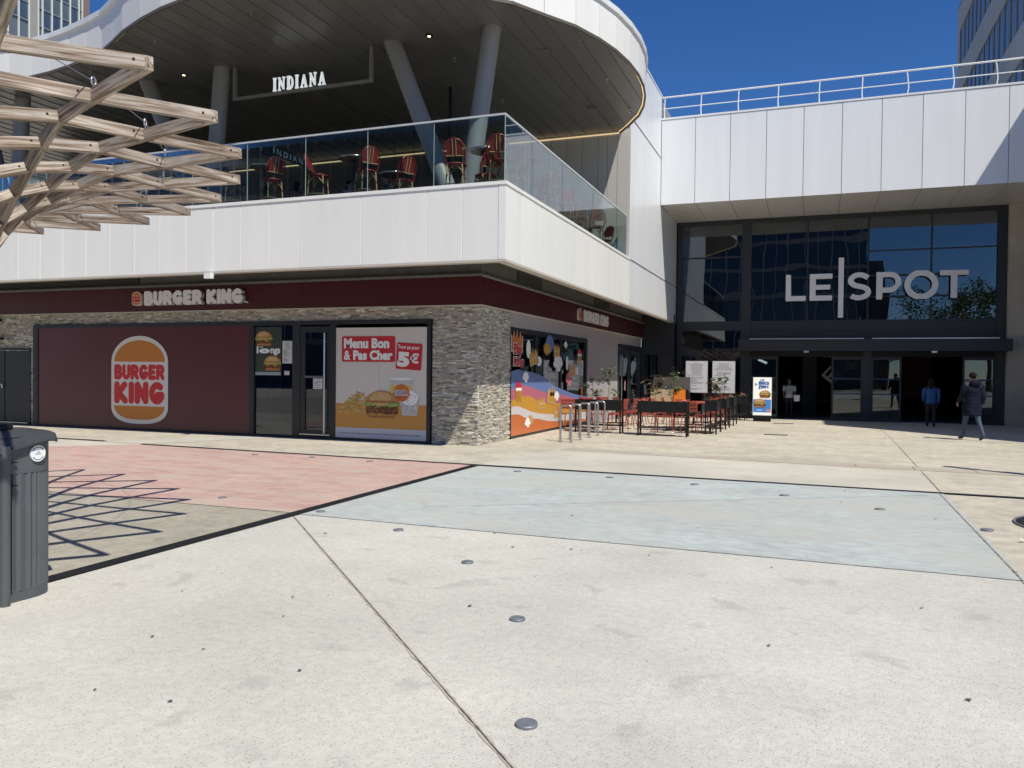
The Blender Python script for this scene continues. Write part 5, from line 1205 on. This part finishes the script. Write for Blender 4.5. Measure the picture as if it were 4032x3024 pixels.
for x, y, s, l_, m in [(-6.02, 21.17, .09, 'red geranium at the left end of the left planter', 0), (-5.5, 21.15, .09, 'red geranium in the middle of the left planter', 0), (-5.05, 21.17, .12, 'red geranium cluster at the right end of the left planter', 0),
   (-4.15, 20.85, .11, 'coral geranium at the left end of the planter facing the viewer', 1), (-3.68, 20.83, .08, 'pale pink geranium in the middle of the planter facing the viewer', 1), (-3.18, 20.85, .11, 'coral geranium at the right end of the planter facing the viewer', 1),
   (-2.62, 22.25, .13, 'red geranium in the first end-on planter', 0), (-2.62, 24.75, .15, 'red and green geranium mass in the second end-on planter', 0), (-2.62, 27.3, .15, 'pink geranium in the third end-on planter', 1), (-2.62, 31.7, .18, 'pink geranium in the farthest planter by the entrance', 1)]:
    geranium((x, y, .86+zg(y)), s, l_, flo[m], int(-x*100))

# ------------------------------------------------------------------ terrace chairs and tables (rust red metal)
def bistro_chair():
    t = thing('terrace_chair', 'x', 'chair', (0, 0, 0), 0, 'rust red metal chairs on the terrace')
    for sx in (-1, 1):
        obj('leg', MB().tube([(sx*.20, .19, .44), (sx*.22, .205, .38), (sx*.235, .23, .0)], .0125, rust, 7), t, world=False)
        obj('leg', MB().tube([(sx*.20, -.17, .44), (sx*.22, -.20, .38), (sx*.235, -.27, .0)], .0125, rust, 7), t, world=False)
        obj('back_upright', MB().tube([(sx*.20, -.17, .44), (sx*.205, -.21, .55), (sx*.20, -.275, .89)], .0125, rust, 7), t, world=False)
        obj('armless_rail', MB().tube([(sx*.20, -.17, .44), (sx*.20, .19, .44)], .0125, rust, 7), t, world=False)
    for k in range(5):
        y = -.155+k*.082; obj('seat_slat', MB().box(-.205, .205, y-.034, y+.034, .445+.004*abs(k-2), .457+.004*abs(k-2), rust), t, world=False)
    for k in range(3):
        z = .64+k*.098; y = -.222-(z-.55)*.2; obj('back_slat', MB().beam((-.205, y, z), (.205, y, z), .012, .078, rust, (0, -.2, 1)), t, world=False)
    return t
bc = bistro_chair()
def terrace_table(loc, label, first=None):
    if first: return dup(first, loc, 0, label)
    t = thing('terrace_table', label, 'table', loc, 0, 'rust red tables on the terrace')
    obj('tabletop', MB().box(-.35, .35, -.35, .35, .725, .745, rust), t, world=False)
    obj('pedestal', MB().tube([(0, 0, .03), (0, 0, .725)], .03, black_m, 10), t, world=False)
    for a in range(4):
        d = Vector((cos(R(45+90*a)), sin(R(45+90*a)), 0)); obj('foot', MB().beam((0, 0, .03), tuple(d*.38+Vector((0, 0, .015))), .05, .03, black_m), t, world=False)
    return t
tt = None
tabs = [(-6.2, 22.7, 'rust red square table nearest the printed window, behind the left planter'), (-6.15, 24.3, 'middle rust red table along the restaurant side wall'), (-6.15, 25.9, 'farthest rust red table along the restaurant side wall'),
        (-3.75, 22.9, 'rust red square table just behind the planter facing the viewer'), (-3.7, 24.7, 'second rust red table of the right group'), (-3.7, 26.5, 'third rust red table of the right group'), (-3.7, 28.3, 'farthest rust red table of the right group')]
for x, y, l_ in tabs: 
    r_ = terrace_table((x, y, zg(y)), l_, tt); tt = tt or r_
chs = [(-6.55, 21.95, 0, 'rust red chair with its back to the viewer, left of the left planter'), (-5.83, 22.05, .1, 'rust red chair with its back to the viewer, hidden behind the left planter'),
 (-5.25, 22.3, .5, 'rust red chair behind the right end of the left planter'), (-5.42, 22.95, 1.5, 'rust red chair facing the wall table, nearest the left planter'), (-5.40, 24.2, 1.57, 'rust red chair facing the wall, at the middle wall table'), (-5.38, 25.1, 1.6, 'rust red chair facing the wall, between middle and far wall tables'), (-5.42, 26.15, 1.6, 'rust red chair facing the wall, farthest of its line'),
 (-6.6, 23.5, 3.1, 'rust red chair against the side wall between first and second tables'), (-6.5, 25.1, 3.1, 'rust red chair against the side wall before the far wall table'),
 (-3.85, 22.0, .05, 'rust red chair with its back to the viewer, left behind the sapling planter'), (-3.15, 22.1, -.1, 'rust red chair with its back to the viewer, right behind the sapling planter'),
 (-3.0, 23.1, 1.5, 'rust red chair on the planter side of the first right table'), (-4.5, 23.0, -1.5, 'rust red chair on the wall side of the first right table'), (-3.7, 23.75, 3.1, 'rust red chair between first and second right tables'),
 (-2.98, 24.8, 1.6, 'rust red chair on the planter side of the second right table'), (-4.45, 24.7, -1.6, 'rust red chair on the wall side of the second right table'), (-2.98, 26.4, 1.5, 'rust red chair on the planter side of the third right table'),
 (-4.45, 26.5, -1.5, 'rust red chair on the wall side of the third right table'), (-2.98, 28.3, 1.57, 'rust red chair on the planter side of the farthest right table'), (-4.42, 28.2, -1.57, 'rust red chair on the wall side of the farthest right table'), (-3.2, 29.6, 3.14, 'rust red chair at the far end of the right group before the white boards')]
for i, (x, y, a, l_) in enumerate(chs):
    if i == 0: bc.location = (x, y, 0); bc.rotation_euler = (0, 0, a); bc['label'] = l_
    else: dup(bc, (x, y, zg(y)), a, l_)

# ------------------------------------------------------------------ boards, recycling unit, advertising sign
for i, (x0, x1, l_) in enumerate([(-4.88, -4.03, 'left of two white printed notice boards before the entrance glazing'), (-3.83, -2.97, 'right of two white printed notice boards before the entrance glazing')]):
    t = notice('notice_board', l_, x0, x1, .88, 2.13, 32.5, 26, mt=M('board_white', (.52, .52, .56), .6)); t['category'] = 'notice board'; t['group'] = 'white notice boards by the entrance'
    obj('board', MB().box(x0-.015, x1+.015, 32.504, 32.53, .865, 2.145, alu), t)
    for x in (x0+.1, x1-.1): obj('leg', MB().box(x-.02, x+.02, 32.53, 32.56, zg(32.5), 2.0, frame_m), t)
T = thing('recycling_unit', 'wooden recycling unit with one orange compartment and dark hood on wheels', 'recycling bin', (-5.45, 32.2, zg(32.2)))
pal = M('pale_wood', (.46, .36, .22), .6, var=.1, scale=3, stretch=(8, 8, .6)); orr = M('orange_panel', (.75, .20, .012), .5); zb = zg(32.2)
q = MB(); q.box(-6.18, -4.68, 31.95, 32.45, zb+.2, zb+1.10, black_m); obj('body', q, T)
for a, b_, m in [(-6.18, -5.77, pal), (-5.755, -5.30, pal), (-5.285, -4.80, orr)]:
    obj('front_panel', MB().box(a, b_, 31.92, 31.948, zb+.22, zb+1.13, m), T)
obj('hood', MB().hull8([(-6.15, 32.0, zb+1.13), (-4.68, 32.0, zb+1.13), (-4.68, 32.45, zb+1.13), (-6.15, 32.45, zb+1.13), (-6.10, 32.2, zb+1.62), (-4.70, 32.2, zb+1.62), (-4.70, 32.42, zb+1.62), (-6.10, 32.42, zb+1.62)], M('hood_brown', (.05, .042, .038), .5)), T)
for i, a in enumerate((-5.95, -5.5, -5.02)): obj('hood_label', MB().box(a-.14, a+.14, 31.985, 31.99, zb+1.15, zb+1.24, [M('lab_y', (.16, .13, .03), .6), M('lab_b', (.10, .11, .15), .6), M('lab_r', (.14, .05, .03), .6)][i]), T)
for x in (-6.05, -4.85): obj('wheel', MB().tube([(x-.02, 32.05, zb+.06), (x+.02, 32.05, zb+.06)], .06, alu, 12), T)
obj('base', MB().box(-6.18, -4.68, 31.95, 32.45, zb+.12, zb+.2, black_m), T)
# Big Fish sign
T = thing('advertising_sign', 'upright white and blue advertising sign reading LES BIG FISH with two fish burgers', 'sign', (-2.05, 31.0, zg(31)))
Ys = 31.0; z0 = zg(Ys); k_ = Ys/29.83
X0, X1 = -2.10*1.025, -1.50*1.018; Zb, Zt = z0+.24, 1.65-(1.65-1.51)*k_
FA = FRONT(0, 0, Ys)
obj('cabinet', MB().box(X0-.02, X1+.02, Ys+.002, Ys+.09, Zb-.02, Zt+.02, paint_w), T)
obj('foot', MB().box(X0, X1, Ys-.12, Ys+.2, z0, z0+.03, black_m).box(X0+.0, X1-.0, Ys+.0, Ys+.08, z0+.03, Zb-.02, black_m), T)
q = MB(); W_ = X1-X0; H_ = Zt-Zb
pa = M('ad_white', (.78, .77, .72), .5, emit=.25); pb = M('ad_blue', (.05, .19, .52), .5, emit=.2)
q.loops([rect(X0, Zb, X1, Zt)], FA, 0, .003, pa); q.loops([rect(X0+W_*.0, Zb+H_*.07, X1, Zb+H_*.42)], FA, .005, .005, pb); q.loops([rrect(X0+W_*.76, Zb+H_*.085, X0+W_*.96, Zb+H_*.16, .02)], FA, .007, .007, M('ad_salmon', (.7, .25, .15), .5))
q.loops([rect(X0+W_*.2, Zb+H_*.125, X0+W_*.5, Zb+H_*.14)], FA, .007, .007, paint_w); obj('background_print', q, T)
bl = M('ad_letter_blue', (.04, .14, .42), .5)
q = MB(); text(q, 'LES', FA, X0+W_*.36, Zb+H_*.905, X0+W_*.62, Zb+H_*.965, .007, bl, .03); text(q, 'BIG', FA, X0+W_*.28, Zb+H_*.81, X0+W_*.88, Zb+H_*.90, .007, bl, .07); text(q, 'FISH', FA, X0+W_*.30, Zb+H_*.715, X0+W_*.85, Zb+H_*.80, .007, bl, .07)
q.loops([[(X0+W_*.07, Zb+H_*.87), (X0+W_*.22, Zb+H_*.82), (X0+W_*.07, Zb+H_*.77), (X0+W_*.10, Zb+H_*.82)]], FA, .007, .007, bl); q.loops([[(X0+W_*.28, Zb+H_*.69), (X0+W_*.52, Zb+H_*.705), (X0+W_*.3, Zb+H_*.72)]], FA, .007, .007, bl); obj('lettering', q, T)
q = MB(); burger(q, FA, X0+W_*.66, Zb+H_*.56, W_*.66, H_*.21, .008, True, 8); obj('burger_print', q, T)
q = MB(); burger(q, FA, X0+W_*.37, Zb+H_*.32, W_*.72, H_*.23, .016, True, 9); obj('burger_print', q, T)

# ------------------------------------------------------------------ balcony furniture
def rattan(high):
    sh = .70 if high else .44; t = thing('rattan_bar_chair' if high else 'rattan_chair', 'x', 'chair', (0, 0, 0), 0, 'red rattan bistro chairs on the balcony')
    w_ = .20
    obj('seat', MB().lathe([(.20, sh-.035), (.225, sh-.02), (.22, sh), (.12, sh+.005)], redw, (0, 0, 0), 16), t, world=False)
    loop = [(-w_, -.12, sh-.02), (-w_-.02, -.19, sh+.18), (-.185, -.24, sh+.34), (-.11, -.265, sh+.43), (0, -.275, sh+.46), (.11, -.265, sh+.43), (.185, -.24, sh+.34), (w_+.02, -.19, sh+.18), (w_, -.12, sh-.02)]
    obj('back_frame', MB().tube(loop, .017, redf, 8), t, world=False)
    q = MB(); q.add([(-.17, -.175, sh+.14), (.17, -.175, sh+.14), (.165, -.225, sh+.32), (.10, -.25, sh+.41), (0, -.262, sh+.44), (-.10, -.25, sh+.41), (-.165, -.225, sh+.32)], [(0, 1, 2, 3, 4, 5, 6)], redw)
    q.add([(x, y-.012, z) for x, y, z in [(-.17, -.175, sh+.14), (.17, -.175, sh+.14), (.165, -.225, sh+.32), (.10, -.25, sh+.41), (0, -.262, sh+.44), (-.10, -.25, sh+.41), (-.165, -.225, sh+.32)]], [(6, 5, 4, 3, 2, 1, 0)], redw); obj('back_weave', q, t, world=False)
    for s in (-1, 1): obj('back_cane', MB().tube([(s*.035, -.20, sh+.12), (s*.035, -.285, sh+.44)], .011, cane, 6), t, world=False)
    obj('back_crossbar', MB().tube([(-.18, -.185, sh+.13), (.18, -.185, sh+.13)], .010, cane, 6), t, world=False)
    for sx in (-1, 1):
        for sy in (-1, 1):
            l = obj('leg', MB().tube([(sx*.15, sy*.15, sh-.02), (sx*.19, sy*.19, 0)], .015, cane, 7), t, world=False)
            q = MB()
            for f0 in (.30, .62): 
                a = Vector((sx*.15, sy*.15, sh-.02)).lerp(Vector((sx*.19, sy*.19, 0)), f0); b2 = Vector((sx*.15, sy*.15, sh-.02)).lerp(Vector((sx*.19, sy*.19, 0)), f0+.06); q.tube([a, b2], .018, redf, 7)
            o = obj('binding', q, l, world=False)
    for s in (-1, 1):
        obj('brace', MB().tube([(s*.16, .155, sh-.18), (s*.05, .13, sh-.04)], .009, cane, 5).tube([(s*.155, -.155, sh-.18), (s*.05, -.13, sh-.04)], .009, cane, 5), t, world=False)
        obj('brace', MB().tube([(s*.16, .155, sh-.18), (s*.16, .03, sh-.04)], .009, cane, 5).tube([(s*.16, -.155, sh-.18), (s*.16, -.03, sh-.04)], .009, cane, 5), t, world=False)
    if high: obj('foot_ring', MB().tube([(-.175, -.175, .28), (.175, -.175, .28), (.175, .175, .28), (-.175, .175, .28)], .010, cane, 6, closed=True), t, world=False)
    return t
FZ = 5.15
def rtable(high, loc, label, src={}):
    if high in src: return dup(src[high], loc, 0, label)
    h_ = 1.08 if high else .74; t = thing('round_bar_table' if high else 'round_table', label, 'table', loc, 0, 'round metal-edged tables on the balcony')
    wt = M('table_wood', (.30, .17, .08), .4)
    obj('tabletop', MB().lathe([(.30, h_-.03), (.335, h_-.02), (.33, h_-.012)], wt, (0, 0, 0), 28), t, world=False)
    obj('metal_rim', MB().lathe([(.338, h_-.03), (.345, h_-.02), (.342, h_), (.30, h_+.002)], M('bright_metal', (.7, .72, .74), .16, metal=1.), (0, 0, 0), 32), t, world=False)
    obj('pedestal', MB().lathe([(.05, .03), (.03, .1), (.03, h_-.12), (.07, h_-.04), (.07, h_-.03)], black_m, (0, 0, 0), 12), t, world=False)
    obj('base', MB().lathe([(.22, 0), (.22, .015), (.05, .04)], black_m, (0, 0, 0), 20), t, world=False)
    src[high] = t; return t
protoH = rattan(True); protoL = rattan(False); used = {True: False, False: False}
def rc(high, x, y, a, l_):
    p = protoH if high else protoL
    if not used[high]: p.location = (x, y, FZ); p.rotation_euler = (0, 0, a); p['label'] = l_; used[high] = True
    else: dup(p, (x, y, FZ), a, l_)
rtable(True, (-11.74, 14.98, FZ), 'high round table between the two tall chairs nearest the timber canopy')
rc(True, -12.38, 14.74, -1.2, 'tall red rattan chair turned right, just beside the tips of the timber canopy')
rc(True, -11.38, 14.74, 1.1, 'tall red rattan chair facing left at the high table nearest the timber canopy')
rtable(True, (-9.42, 15.0, FZ), 'high round table with glinting rim in the middle of the balcony')
rc(True, -10.16, 14.74, -1.3, 'tall red rattan chair at the left side of the middle high table')
rc(True, -8.96, 14.72, 1.0, 'tall red rattan chair at the right side of the middle high table, back rounded high')
rtable(False, (-8.6, 15.3, FZ), 'low round table between middle high table and leaning column')
rc(False, -8.12, 14.75, 1.1, 'low red rattan chair left of the leaning column foot')
rtable(True, (-6.5, 15.35, FZ), 'high round table beside the foot of the leaning columns')
rc(True, -6.92, 14.85, .25, 'tall red rattan chair with its back to the plaza beside the leaning columns')
rc(False, -6.28, 14.9, .9, 'low red rattan chair just right of the leaning columns')
rc(True, -5.98, 14.85, .3, 'tall red rattan chair at the very corner of the balcony')
rtable(True, (-6.0, 16.3, FZ), 'first high round table along the side balustrade')
side_l = ['first', 'second', 'third', 'fourth', 'fifth', 'sixth', 'seventh', 'eighth']
for i, y in enumerate([15.75, 17.1, 18.0, 19.3, 20.4, 21.3, 22.4, 23.3]):
    rc(i % 3 != 1, -5.98, y, [1.3, 2.4, .6, 2.8, .4, 1.9, .5, 2.6][i], '%s red rattan chair behind the side balustrade counted from the balcony corner' % side_l[i])
for i, y in enumerate([18.6, 20.9, 22.9]): rtable(i != 1, (-6.25, y, FZ), '%s of the far round tables along the side balustrade' % ['nearest', 'middle', 'farthest'][i])
for i, x in enumerate([-14.4, -16.0, -17.4, -19.0]):
    rtable(i % 2 == 0, (x, 15.4, FZ), '%s round table seen through the timber lattice, counted from the right' % side_l[i])
    rc(i % 2 == 0, x-.6, 15.1, -1.2+.2*i, 'red rattan chair left of the %s table behind the timber lattice' % side_l[i]); rc(i % 2 == 1, x+.6, 15.0, 1.2-.1*i, 'red rattan chair right of the %s table behind the timber lattice' % side_l[i])
rtable(False, (-10.75, 16.9, FZ), 'low round table in front of the seated woman')

# ------------------------------------------------------------------ people
def skin_mesh(name, V, E_, mats, region, sub=1):
    me = bpy.data.meshes.new(name); me.from_pydata([v[0] for v in V], E_, []); o = bpy.data.objects.new(name, me); COL.objects.link(o)
    m = o.modifiers.new('s', 'SKIN'); sk = me.skin_vertices[0].data if me.skin_vertices else None
    if sk is None:
        bm = bmesh.new(); bm.from_mesh(me); bm.verts.layers.skin.verify(); bm.to_mesh(me); bm.free(); sk = me.skin_vertices[0].data
    for i, v in enumerate(V): sk[i].radius = (v[1], v[2] if len(v) > 2 else v[1]); sk[i].use_root = (i == 0)
    m.use_smooth_shade = True; s = o.modifiers.new('u', 'SUBSURF'); s.levels = sub; s.render_levels = sub
    dg = bpy.context.evaluated_depsgraph_get(); dg.update(); out = bpy.data.meshes.new_from_object(o.evaluated_get(dg)); bpy.data.objects.remove(o)
    out.materials.clear()
    for mt in mats: out.materials.append(mt)
    for p in out.polygons: p.material_index = region(p.center); p.use_smooth = True
    out.name = name; return out
SKIN = M('skin', (.36, .20, .13), .6); HAIR = M('hair', (.010, .008, .007), .8, spec=.15)
def person(label, loc, rotz, H=1.74, lf=.0, rf=.0, top=None, topc=None, long_coat=False, trouser=(.03, .03, .04), shoe=(.5, .5, .5), larm=(-.05, .0), rarm=(.05, .0), skin=None, hair_len=.0, hood=False, seated=False, sleeve=.5, face=0.):
    s = H/1.75; t = thing('person', label, 'person', loc, rotz)
    sk = skin or SKIN; tr = M('trousers_%d' % (hash(label) % 9999), trouser, .8, var=.15, scale=9, local=True); shm = M('shoes_%d' % (hash(label) % 9999), shoe, .6)
    pz = .93 if not seated else .50
    V = [((0, 0, pz), .135, .10), ((0, .0, pz+.18), .125, .09), ((0, .0, pz+.36), .145, .10), ((0, -.01, pz+.47), .12, .085), ((0, .0, pz+.55), .055), ((0, .015, pz+.61), .06), ((0, .025, pz+.68), .078, .092), ((0, .02, pz+.76), .072, .085), ((0, .015, pz+.80), .04)]
    E_ = [(0, 1), (1, 2), (2, 3), (3, 4), (4, 5), (5, 6), (6, 7), (7, 8)]
    def limb(par, pts):
        for p in pts: V.append(p); E_.append((par, len(V)-1)); par = len(V)-1
        return par
    for sx, ff in ((-1, lf), (1, rf)):
        if seated: limb(0, [((sx*.10, .05, pz-.01), .095), ((sx*.11, .45, pz+.01), .065), ((sx*.12, .46, pz-.38), .045), ((sx*.12, .56, pz-.45), .04)])
        else:
            ky = ff*.5+.05*abs(ff)/.3 if ff else .02; az_ = .09 if ff >= 0 else .13
            limb(0, [((sx*.09, 0, .86), .095), ((sx*.10, ky, .49), .064), ((sx*.10, ff, az_), .042), ((sx*.105, ff+.05, .05 if ff >= 0 else .09), .042), ((sx*.11, ff+.17, .035 if ff >= 0 else .02), .035)])
    hands = []
    for sx, (ay, bend) in ((-1, larm), (1, rarm)):
        S_ = (sx*.19, -.01, pz+.46); e = (sx*.235, ay*.6-.03, pz+.19); w_ = (sx*.215, ay+bend*.25, pz-.03+bend*.22)
        h_ = (sx*.20, ay+bend*.32+.02, pz-.10+bend*.26)
        limb(3, [(S_, .062), (e, .043), (w_, .028), (h_, .034, .02)]); hands.append((sx, Vector(h_), (Vector(h_)-Vector(w_)).normalized()))
    def reg(c):
        if c.z > pz+.52: return 0
        if abs(c.x) > .20 and c.z < pz+.30 and sleeve < .9 and not seated: return 0
        if c.z < .075 and not seated: return 2
        return 1
    me = skin_mesh('body', [(tuple(s*x for x in v[0]), *[s*r_ for r_ in v[1:]]) for v in V], E_, [sk, tr, shm], lambda c: reg(Vector(c)/s), 2)
    # fingers joined to the body mesh
    bm = bmesh.new(); bm.from_mesh(me); q = MB()
    for sx, h_, d in hands:
        up = Vector((0, 1, 0)); sd = d.cross(up).normalized(); fwd = sd.cross(d)
        for k, L_ in enumerate((.05, .058, .055, .043)): b0 = h_+fwd*(.028-.018*k)+d*.01; q.tube([b0*s, (b0+d*(L_*.6+.02))*s, (b0+d*(L_+.02)-sd*sx*.015)*s], .0085*s, sk, 5, .006*s)
        b0 = h_+fwd*.03-d*.02; q.tube([b0*s, (b0+fwd*.03+d*.03)*s], .0095*s, sk, 5, .007*s)
    q.ell((0, s*.118, s*(pz+.665)), (s*.014, s*.02, s*.02), sk, 6, 4)
    for sx in (-1, 1): q.ell((sx*s*.082, s*.01, s*(pz+.67)), (s*.01, s*.02, s*.03), sk, 6, 4); q.ell((sx*s*.03, s*.103, s*(pz+.69)), (s*.012, s*.01, s*.008), HAIR, 6, 4)
    q.ell((0, s*.107, s*(pz+.625)), (s*.022, s*.008, s*.006), M('lips', (.3, .1, .08), .5), 6, 4)
    me2 = q.mesh('tmp'); n0 = len(me.materials); 
    for mt in q.mats:
        if mt.name not in [m.name for m in me.materials]: me.materials.append(mt)
    idx = [[m.name for m in me.materials].index(mt.name) for mt in q.mats]
    for p in me2.polygons: p.material_index = idx[p.material_index]
    bm.from_mesh(me2); bm.to_mesh(me); bm.free(); obj('body', me, t, world=False)
    tm = topc
    # garment: closed torso rings plus tapered sleeves
    hem = pz-(.30 if long_coat else .05); kx = 1.28 if long_coat else 1.0
    prof = [(hem, .172, .125), (hem+.08, .17, .125), (pz+.06, .155, .115), (pz+.2, .15, .11), (pz+.34, .178, .12), (pz+.43, .185, .112), (pz+.485, .13, .085), (pz+.53, .075, .07)]
    rows = []
    nz = 26
    for a in range(nz+1):
        z = hem+(pz+.53-hem)*a/nz
        for (z0, a0, b0), (z1, a1, b1) in zip(prof[:-1], prof[1:]):
            if z0 <= z <= z1+1e-6:
                t_ = (z-z0)/(z1-z0); t_ = t_*t_*(3-2*t_) if False else t_; rows.append((z, a0+(a1-a0)*t_, b0+(b1-b0)*t_)); break
    q = MB(); n_ = 22; vs = []; rnd = random.Random(len(label))
    for a, (z, ax_, ay_) in enumerate(rows):
        puff = (.010*abs(sin(a*pi/3)) if long_coat else .0)
        for j_ in range(n_):
            th = 2*pi*j_/n_; w2 = 1+.025*sin(3*th+a*.7)+rnd.uniform(-.012, .012)
            vs.append((s*kx*(ax_+puff)*w2*np.sign(cos(th))*abs(cos(th))**.85, s*(1.2 if long_coat else 1.)*(ay_+puff)*w2*sin(th)-.01*s, s*z))
    q.add([tuple(float(c_) for c_ in v) for v in vs], [(a*n_+j_, a*n_+(j_+1) % n_, (a+1)*n_+(j_+1) % n_, (a+1)*n_+j_) for a in range(len(rows)-1) for j_ in range(n_)], tm, True)
    q.add([tuple(float(c_) for c_ in v) for v in vs[:n_]], [tuple(range(n_))[::-1]], tm)
    for sx, (ay, bend) in ((-1, larm), (1, rarm)):
        S_ = Vector((sx*.165*(1.1 if long_coat else 1), -.01, pz+.455)); e = Vector((sx*.235, ay*.6-.03, pz+.19)); w_ = Vector((sx*.215, ay+bend*.25, pz-.01+bend*.22)); k = 1.35 if long_coat else 1.05
        S2 = S_+Vector((sx*.045, 0, -.04))
        if sleeve > .5: pts = [(S_, .055), (S2, .064), (S2.lerp(e, .5), .058), (e, .052), (e.lerp(w_, .5), .046), (w_, .038)]
        else: pts = [(S_, .055), (S2, .066), (S2.lerp(e, .4), .066), (S2.lerp(e, .75), .064)]
        vs = []; m_ = 10; up = Vector((0, 1, 0))
        for a, (p_, rad) in enumerate(pts):
            d_ = (pts[min(a+1, len(pts)-1)][0]-pts[max(a-1, 0)][0]).normalized(); sd2 = d_.cross(up).normalized(); u2 = sd2.cross(d_)
            for j_ in range(m_): th = 2*pi*j_/m_; vs.append((p_+(sd2*cos(th)+u2*sin(th))*rad*k*rnd.uniform(.95, 1.05))*s)
        q.add(vs, [(a*m_+j_, a*m_+(j_+1) % m_, (a+1)*m_+(j_+1) % m_, (a+1)*m_+j_) for a in range(len(pts)-1) for j_ in range(m_)], tm, True)
        q.add(vs[-m_:], [tuple(range(m_))], tm)
    obj('jacket' if sleeve > .5 else 'shirt', q, t, world=False)
    if hood: obj('hood', MB().ell((0, -.10*s, s*(pz+.53)), (.15*s, .11*s, .10*s), tm, 14, 9), t, world=False)
    q = MB(); q.ell((0, .005*s, s*(pz+.725)), (.088*s, .098*s, .095*s), HAIR, 12, 8)
    if hair_len: q.ell((0, -.065*s, s*(pz+.62-hair_len*.4)), (.085*s, .05*s, s*(.1+hair_len*.5)), HAIR, 10, 8)
    obj('hair', q, t, world=False)
    return t
navy = M('puffer_navy', (.010, .011, .026), .85, spec=.12, bump=.6, bscale=22, var=.2, scale=10, local=True); bluej = M('hoodie_blue', (.04, .11, .25), .9, spec=.1, var=.1, scale=8, local=True)
wsh = M('shirt_white', (.55, .52, .52), .8, local=True, var=.1, scale=10); pinkt = M('top_pink', (.35, .12, .17), .8); greyt = M('top_grey', (.12, .12, .14), .8)
person('person in a navy hooded puffer coat and blue jeans walking towards the entrance', (3.79, 23.42, 0), R(25), 1.76, .20, -.32, topc=navy, long_coat=True, trouser=(.045, .07, .115), shoe=(.05, .04, .05), larm=(.16, .35), rarm=(-.10, .12), hood=True, sleeve=1)
p2 = person('person with long dark hair in blue hoodie and black trousers near the right doorway', (3.55, 29.3, zg(29.3)), R(-5), 1.66, .12, -.10, topc=bluej, trouser=(.012, .012, .015), shoe=(.6, .6, .6), larm=(.02, .2), rarm=(-.05, .0), hair_len=.28, sleeve=1)
p3 = person('person in a short-sleeved white shirt with a bag strap coming out of the left opening', (-1.0, 34.6, -.15), R(185), 1.66, .05, -.04, topc=wsh, trouser=(.012, .012, .015), shoe=(.02, .02, .02), sleeve=.3, skin=M('skin_tan', (.20, .11, .07), .6))
q = MB(); q.box(-.13, .13, .10, .17, 1.0, 1.33, M('chest_bag', (.28, .33, .33), .8)); obj('chest_bag', q, p3, world=False)
tag(obj('carrier_bag', MB().hull8([(-.80, 34.45, .55), (-.60, 34.45, .55), (-.60, 34.5, .55), (-.80, 34.5, .55), (-.82, 34.45, .80), (-.58, 34.45, .80), (-.58, 34.5, .80), (-.82, 34.5, .80)], paint_w)), 'white paper bag held by the person in the white shirt', 'bag')
person('person dressed in black standing in the shade inside the right doorway', (2.75, 36.2, -.15), R(0), 1.7, .1, -.1, topc=interior, trouser=(.01, .01, .012), shoe=(.02, .02, .02), sleeve=1)
person('dark-haired woman in pale jeans sitting at a low balcony table', (-11.0, 17.3, FZ), R(-110), 1.66, topc=greyt, trouser=(.30, .34, .42), larm=(.2, 1.0), rarm=(.3, 1.3), seated=True, sleeve=1, hair_len=.1)
person('woman in a pink top sitting with her back to the balcony glass', (-12.3, 16.9, FZ), R(20), 1.64, topc=pinkt, trouser=(.03, .03, .05), larm=(.2, .8), rarm=(.2, .8), seated=True, sleeve=1, hair_len=.3)
person('bearded man in dark clothes sitting behind the middle high table', (-9.9, 17.2, FZ), R(140), 1.75, topc=greyt, trouser=(.02, .02, .03), larm=(.2, .9), rarm=(.2, .9), seated=True, sleeve=1)
for i, (x, y, a) in enumerate([(-11.0, 17.3, -110), (-12.3, 16.9, 20), (-9.9, 17.2, 140)]): rc(False, x, y, R(a), ['low rattan chair under the woman in pale jeans', 'low rattan chair under the woman in the pink top', 'low rattan chair under the bearded man'][i])
# loudspeaker on column
T = thing('loudspeaker', 'black loudspeaker fixed under the dark ceiling inside the terrace bar', 'loudspeaker', (-9.3, 19.5, 6.9)); obj('housing', MB().box(-9.5, -9.1, 19.4, 19.7, 6.72, 7.05, black_m), T); obj('bracket', MB().box(-9.32, -9.28, 19.5, 19.6, 7.05, 9.28, black_m), T)
# street lamp outside frame whose shadow crosses the paving at right
T = thing('street_lamp', 'street lamp outside the frame at right casting a thin shadow on the paving', 'street lamp', (5.2, 14.15, 0)); obj('pole', MB().tube([(5.2, 14.15, 0), (5.2, 14.15, 5.1)], .15, steel, 12, .11), T); obj('lamp_head', MB().lathe([(.10, 5.05), (.12, 5.1), (.12, 5.2), (.03, 5.3)], steel, (5.2, 14.15, 0), 14), T)
